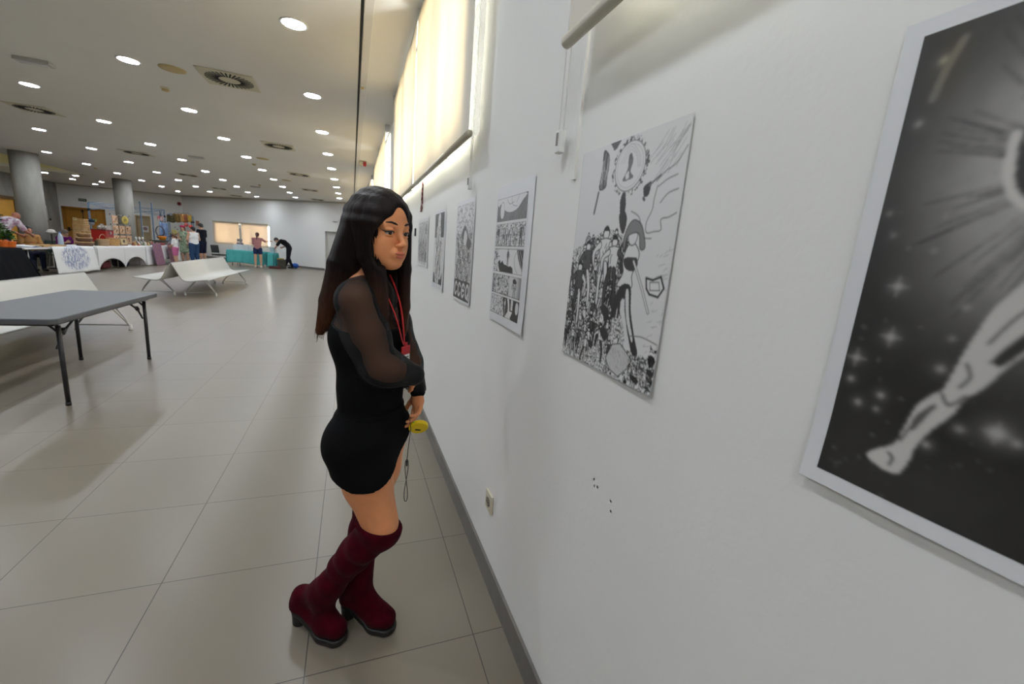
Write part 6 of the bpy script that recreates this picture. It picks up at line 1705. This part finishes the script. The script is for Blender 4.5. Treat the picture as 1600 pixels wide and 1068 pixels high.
tint = np.tile(np.array([[1.0, .97, .93]]), (A_.a.size, 1)); w_ = np.exp(-(((A_.U-.08)/.05)**2+((A_.Vv-.06)/.08)**2)).ravel(); tint = tint*(1-w_[:, None]*.0)+w_[:, None]*np.array([[.12, .04, -.2]])
poster(A_, .333, -.03, 1.735, 1.228, (.352, -.05, 1.752, 1.209), 'large black starry poster with a pale glow and a bare leg, nearest the camera', tint=tint, white=.62, black=.010, curl=.010, seed=1)

# 2 - full-bleed pen drawing of a crowd under an oval ring
A_ = Art(.40, .545, 250, 1., 2); rr = np.random.default_rng(5)
A_.a *= .97
crowd = ((A_.U < .62+.1*np.sin(A_.Vv*9)) & (A_.Vv > .36+.25*np.abs(A_.U-.42)) | (A_.Vv > .86)).astype(float)
A_.scribble(crowd, 26, 4, .12, .20, seed=30)
for k in range(70):
    v = .40+.50*(k/70)**.9; u = .02+.60*rr.random(); A_.figure(u, v-.03, .10+.07*rr.random(), lean=rr.random()-.5, seed=k+100, dark=.38, outline=.005)
for (x, y, h_) in ((.20, .42, .30), (.40, .36, .34), (.50, .40, .30), (.12, .52, .30)): A_.figure(x, y, h_, 0, seed=int(x*100), dark=.45, outline=.006)
# right side left open with drifting outlines
for cv in (((.813, .216), (.80, .26), (.795, .303), (.762, .349), (.773, .387), (.83, .385), (.884, .379), (.873, .342), (.93, .335), (.981, .322)), ((.80, .20), (.86, .17), (.93, .15), (.99, .10)), ((.82, .22), (.88, .20), (.95, .19)), ((.62, .30), (.70, .33), (.74, .40), (.82, .41)), ((.85, .28), (.90, .25), (.97, .24))): A_.curve(cv, .006, .25)
for k in range(26): x = .80+.2*rr.random(); y = .02+.12*rr.random(); A_.line([(x, y), (x-.10*rr.random()-.03, y+.06)], .003, .45)
for k in range(30): x = .88+.11*rr.random(); y = .45+.40*rr.random(); A_.line([(x, y), (x+.06*rr.random(), y-.01)], .003, .5)
A_.poly([(.26, .022), (.30, .028), (.335, .059), (.335, .13), (.326, .185), (.25, .185), (.262, .10)], .08, True)
for k in range(14): A_.line([(.262+.005*k, .03+.15*rr.random()), (.262+.005*k, .09+.1*rr.random())], .003, .8)
A_.poly([(.33, .0), (.44, .0), (.40, .03), (.375, .035)], .1); A_.curve([(.25, .2), (.235, .25), (.222, .29)], .02, .15)
A_.ell(.55, .118, .150, .142, 1.); 
for k in range(130):
    a = 2*PI*rr.random(); q = 1.02+.14*rr.random(); A_.ell(.55+.142*q*math.cos(a), .118+.138/A_.asp*q*math.sin(a), .004+.008*rr.random(), .004+.006*rr.random(), .1 if rr.random() > .4 else .9)
A_.ell(.55, .118, .138, .134, .98); A_.ell(.55, .118, .138, .134, .15, wd=.006); A_.ell(.55, .118, .118, .115, .55, wd=.003)
for k in range(3): A_.curve([(.50-.02*k, .10), (.54, .055-.012*k), (.60+.015*k, .08), (.63+.01*k, .13)], .003, .6)
A_.poly([(.535, .085), (.56, .075), (.58, .10), (.565, .14), (.60, .165), (.52, .175), (.50, .165), (.535, .13)], .22, True); A_.ell(.55, .08, .016, .018, .15); A_.poly([(.52, .15), (.55, .135), (.56, .165), (.53, .17)], .95)
A_.poly([(.70, .215), (.735, .20), (.76, .20), (.75, .245), (.715, .25)], .05, True); A_.line([(.745, .21), (.825, .18)], .012, .2); A_.line([(.71, .255), (.72, .262)], .016, .1)
for (u, v, w2, h2) in ((.533, .29, .03, .07), (.55, .34, .04, .05), (.62, .53, .06, .03), (.355, .90, .03, .02), (.489, .83, .05, .03), (.615, .88, .04, .02), (.47, .73, .05, .03), (.57, .70, .03, .05), (.965, .865, .03, .02), (.97, .915, .03, .015), (.85, .965, .04, .015)): A_.poly([(u-w2, v-h2*.6), (u, v-h2), (u+w2, v-h2*.2), (u+w2*.6, v+h2), (u-w2*.4, v+h2*.5)], .05, True)
# tall generic figure in front
A_.poly([(.63, .44), (.69, .43), (.74, .47), (.72, .52), (.70, .56), (.71, .605), (.60, .61), (.57, .60), (.615, .55), (.60, .50)], 1., True, .006)
A_.poly([(.61, .49), (.72, .485), (.735, .52), (.70, .54), (.63, .53)], .06, True); A_.ell(.665, .40, .040, .050, 1.); A_.ell(.665, .40, .040, .050, .1, wd=.006)
A_.poly([(.61, .36), (.66, .335), (.73, .36), (.78, .44), (.74, .45), (.71, .39), (.62, .40), (.60, .46), (.58, .42)], .30, True, .005)
A_.poly([(.60, .61), (.70, .60), (.735, .70), (.80, .80), (.845, .86), (.80, .87), (.745, .81), (.68, .71), (.655, .65), (.60, .70), (.56, .74), (.54, .72)], .05, True)
A_.poly([(.665, .63), (.69, .62), (.725, .72), (.785, .81), (.77, .815), (.70, .73)], .97, True)
A_.line([(.70, .50), (.80, .60), (.88, .69)], .020, .15); A_.line([(.70, .50), (.80, .60), (.88, .69)], .011, 1.)
A_.poly([(.826, .56), (.88, .565), (.94, .55), (.975, .59), (.94, .625), (.87, .62), (.84, .60)], 1., False, .012); A_.poly([(.86, .575), (.93, .57), (.945, .60), (.87, .605)], 1., False, .005)
A_.poly([(.549, .93), (.60, .86), (.676, .845), (.801, .891), (.77, .94), (.704, .985), (.60, .97)], .78, False, .006)
for k in range(60): x = .58+.2*rr.random(); y = .87+.09*rr.random(); A_.line([(x, y), (x+.01, y+.01)], .003, .5)
A_.line([(.78, .90), (1., .975)], .016, .15); A_.line([(.78, .90), (1., .975)], .008, .9)
A_.curve([(.76, .80), (.86, .79), (.99, .80)], .006, .2); A_.scribble(A_.box(.78, .80, 1, .99)*(A_.noise(8, seed=3) > .5), 20, 4, .12, .2, seed=77)
A_.line([(0.002, 0), (.002, 1), (1, 1)], .003, .5)
poster(A_, 1.072, .672, 1.748, 1.206, (1.073, .671, 1.749, 1.205), 'poster of an inked crowd under an oval ring, second from the camera', white=.70, curl=.006, seed=2)

# 3 - comic page with five panels
A_ = Art(.334, .475, 190, 1., 3); rr = np.random.default_rng(8)
pan = [(.0, .0, 1., .20), (0, .215, 1., .43), (0, .445, 1., .675), (0, .69, 1., .895-.0), (0, .905, 1., 1.)]
pan = [(0, 0, 1, .195), (0, .215, 1, .405), (0, .425, 1, .625), (0, .645, 1, .815), (0, .83, 1, 1)]
A_.poly([(0, 0), (1, 0), (1, .195), (0, .195)], .16); A_.a = np.where(A_.box(0, 0, 1, .195) > 0, .13+.10*A_.noise(24, seed=4), A_.a)
A_.poly([(0, 0), (.93, 0), (.85, .06), (.70, .115), (.50, .13), (.30, .11), (.12, .05), (.05, .07)], .97, True, .006); A_.ell(.19, .105, .075, .10, .97); A_.ell(.19, .105, .075, .10, .05, wd=.005)
for cv in (((.35, .02), (.45, .06), (.6, .05)), ((.5, .0), (.55, .07), (.7, .09)), ((.75, .01), (.68, .06))): A_.curve(cv, .006, .1)
A_.scribble(A_.box(0, .215, 1, .405), 15, 3.5, .11, .16, seed=60)
for k in range(6): A_.figure(.08+.16*k, .235, .17, 0, seed=k+20, dark=.3, outline=.006)
A_.scribble(A_.box(0, .425, .20, .625), 12, 3, .1, .1, seed=64)
A_.poly([(.16, .54), (.22, .52), (.26, .55), (.32, .525), (.38, .555), (.46, .56), (.55, .57), (.63, .565), (.70, .58), (.72, .625), (.24, .625), (.18, .58)], .02)
A_.poly([(.80, .43), (1, .43), (1, .60), (.92, .55), (.86, .50)], .05); A_.line([(.84, .44), (.98, .58)], .01, .8); A_.line([(.90, .44), (.99, .52)], .008, .8); A_.figure(.52, .43, .13, 0, seed=3, dark=.5, outline=.006); A_.curve([(.80, .45), (.74, .50), (.78, .58), (.86, .61)], .007, .2)
m = A_.box(0, .645, 1, .815); A_.a = np.where(m > 0, np.clip(.85-.75*np.clip((A_.U-.72)*2.6, 0, 1)-.45*(A_.U < .06), 0, 1), A_.a); A_.glow(.82, .735, .12, .95, .8, .8, 1.4)
A_.scribble(A_.box(.02, .65, .62, .812), 12, 3, .13, .26, seed=68); A_.figure(.80, .665, .16, 0, seed=8, dark=.05, outline=.007); A_.poly([(.74, .675), (.80, .66), (.86, .68), (.85, .70), (.76, .70)], .05, True)
A_.scribble(A_.box(0, .83, .45, 1), 14, 3.4, .1, .1, seed=72)
A_.poly([(.45, .83), (.58, .83), (.64, .92), (.60, 1), (.50, .985)], .06, True); A_.poly([(.66, .83), (1, .83), (1, 1), (.72, 1), (.80, .93), (.70, .93)], .03); A_.poly([(.72, .83), (.80, .83), (.79, .92), (.73, .92)], .9); A_.figure(.53, .835, .155, 0, seed=31, dark=.2, outline=.006); A_.poly([(.55, 1), (.62, .95), (.78, 1)], .95); A_.ell(.93, .89, .05, .07, .9)
for (a, b, c_, d) in pan:
    A_.line([(a+.003, b+.002), (c_-.003, b+.002), (c_-.003, d-.002), (a+.003, d-.002), (a+.003, b)], .006, .02)
for (d, b2) in ((.195, .215), (.405, .425), (.625, .645), (.815, .83)): A_.a = np.where((A_.Vv > d) & (A_.Vv < b2), 1., A_.a)
poster(A_, 1.779, 1.445, 1.695, 1.222, (1.792, 1.390, 1.742, 1.188), 'white comic page with five black and white panels, third from the camera', white=.70, curl=.008, seed=3)
# tape highlights at its upper corners
# 4 - dense drawing with a lettered black band at the foot
A_ = Art(.36, .525, 170, 1., 4)
top_ = A_.box(0, 0, 1, .80); A_.scribble(top_*(A_.Vv < .35), 13, 2.6, .10, .10, seed=80, val=.25); A_.scribble(top_*(A_.Vv >= .30), 20, 3.4, .12, .20, seed=84)
for k in range(16): A_.figure(.08+.85*((k*.37) % 1), .28+.03*k, .16, 0, seed=k+300, dark=.25, outline=.007)
A_.poly([(.35, .30), (.55, .22), (.75, .33), (.95, .40), (.80, .47), (.60, .38), (.40, .36)], .12, True); A_.poly([(.55, .27), (.70, .33), (.62, .42), (.48, .38)], .95, True)
A_.poly([(0, .80), (.25, .785), (.5, .80), (.8, .79), (1, .80), (1, 1), (0, 1)], .03)
for k in range(4):       # four fat rounded outline letters C C E Q
    cx = .14+.24*k; A_.ell(cx, .895, .105, .118, .95); A_.ell(cx, .895, .05, .075, .04)
    if k < 2: A_.poly([(cx+.03, .87), (cx+.12, .87), (cx+.12, .92), (cx+.03, .92)], .04)
    if k == 2: A_.poly([(cx+.02, .868), (cx+.12, .868), (cx+.12, .925), (cx+.02, .925)], .04); A_.poly([(cx-.05, .882), (cx+.07, .882), (cx+.07, .908), (cx-.05, .908)], .95)
    if k == 3: A_.poly([(cx+.0, .93), (cx+.04, .91), (cx+.12, .975), (cx+.07, .99)], .95)
A_.line([(.003, 0), (.003, 1), (.997, 1), (.997, 0)], .005, .1)
poster(A_, 2.528, 2.165, 1.725, 1.203, (2.548, 2.145, 1.746, 1.192), 'poster of dense pen drawing with a black lettered band at its foot', white=.68, curl=.010, seed=4)
# 5 - pale tower-like drawing with dark corners
A_ = Art(.335, .50, 150, 1., 5)
A_.a = np.where(A_.Vv < .34, .10, A_.a)
A_.poly([(.20, .34), (.24, .20), (.36, .16), (.38, .05), (.50, .0), (.66, .02), (.64, .14), (.70, .22), (.74, .34), (.90, .36), (.95, .42), (.5, .45), (.0, .42), (.05, .35)], .97)
A_.poly([(.0, .0), (.30, .0), (.26, .10), (.10, .16), (.0, .34)], .08); A_.poly([(.62, .0), (1, 0), (1, .30), (.88, .34), (.80, .30), (.78, .12), (.68, .10)], .08)
mask = ((A_.U > .10+.12*np.sin(A_.Vv*8)**2) & (A_.U < .86-.1*np.sin(A_.Vv*6)**2) & (A_.Vv > .10)).astype(float)
A_.scribble(mask*(A_.noise(9, seed=2) > .35), 22, 3.4, .10, .15, seed=90)
for k in range(9): A_.figure(.2+.6*((k*.41) % 1), .25+.065*k, .17, 0, seed=k+400, dark=.2, outline=.007)
A_.poly([(0, .84), (.10, .86), (.18, .92), (.22, 1), (0, 1)], .06); A_.poly([(1, .82), (.92, .86), (.84, .92), (.62, .93), (.60, 1), (1, 1)], .06)
A_.line([(.004, 0), (.004, 1), (.996, 1), (.996, 0), (.004, 0)], .008, .05)
poster(A_, 3.25, 2.92, 1.722, 1.228, (3.278, 2.872, 1.742, 1.190), 'poster of a pale tower-like drawing with dark upper corners', white=.68, curl=.006, seed=5)
# 6 - grey landscape-format pen drawing on the smaller sheet
A_ = Art(.52, .375, 170, 1., 6); A_.scribble(A_.box(.03, .05, .97, .95), 26, 3.6, .13, .16, seed=95, val=.12)
for k in range(14): A_.figure(.06+.88*((k*.29) % 1), .35+.03*k, .28, 0, seed=k+500, dark=.3, outline=.006)
A_.poly([(.78, .10), (.84, .12), (.83, .34), (.76, .30)], .08); A_.poly([(.80, .72), (.88, .74), (.86, .92), (.80, .9)], .1)
poster(A_, 4.09, 3.57, 1.715, 1.335, (4.12, 3.545, 1.728, 1.318), 'small wide pen drawing on the wall just past the woman\'s face', white=.66, curl=.006, seed=6)
# 7 and beyond - mostly hidden behind her
A_ = Art(.30, .50, 90, 1., 7); A_.a[:] = .12; A_.scribble(A_.box(.1, .2, .9, .9), 14, 3, .14, .1, seed=98, val=.9)
poster(A_, 4.90, 4.62, 1.715, 1.22, (4.92, 4.60, 1.735, 1.20), 'dark blue-black poster half hidden behind the woman\'s hair', tint=(.8, .85, 1.1), white=.6, black=.03, curl=.004, seed=7)
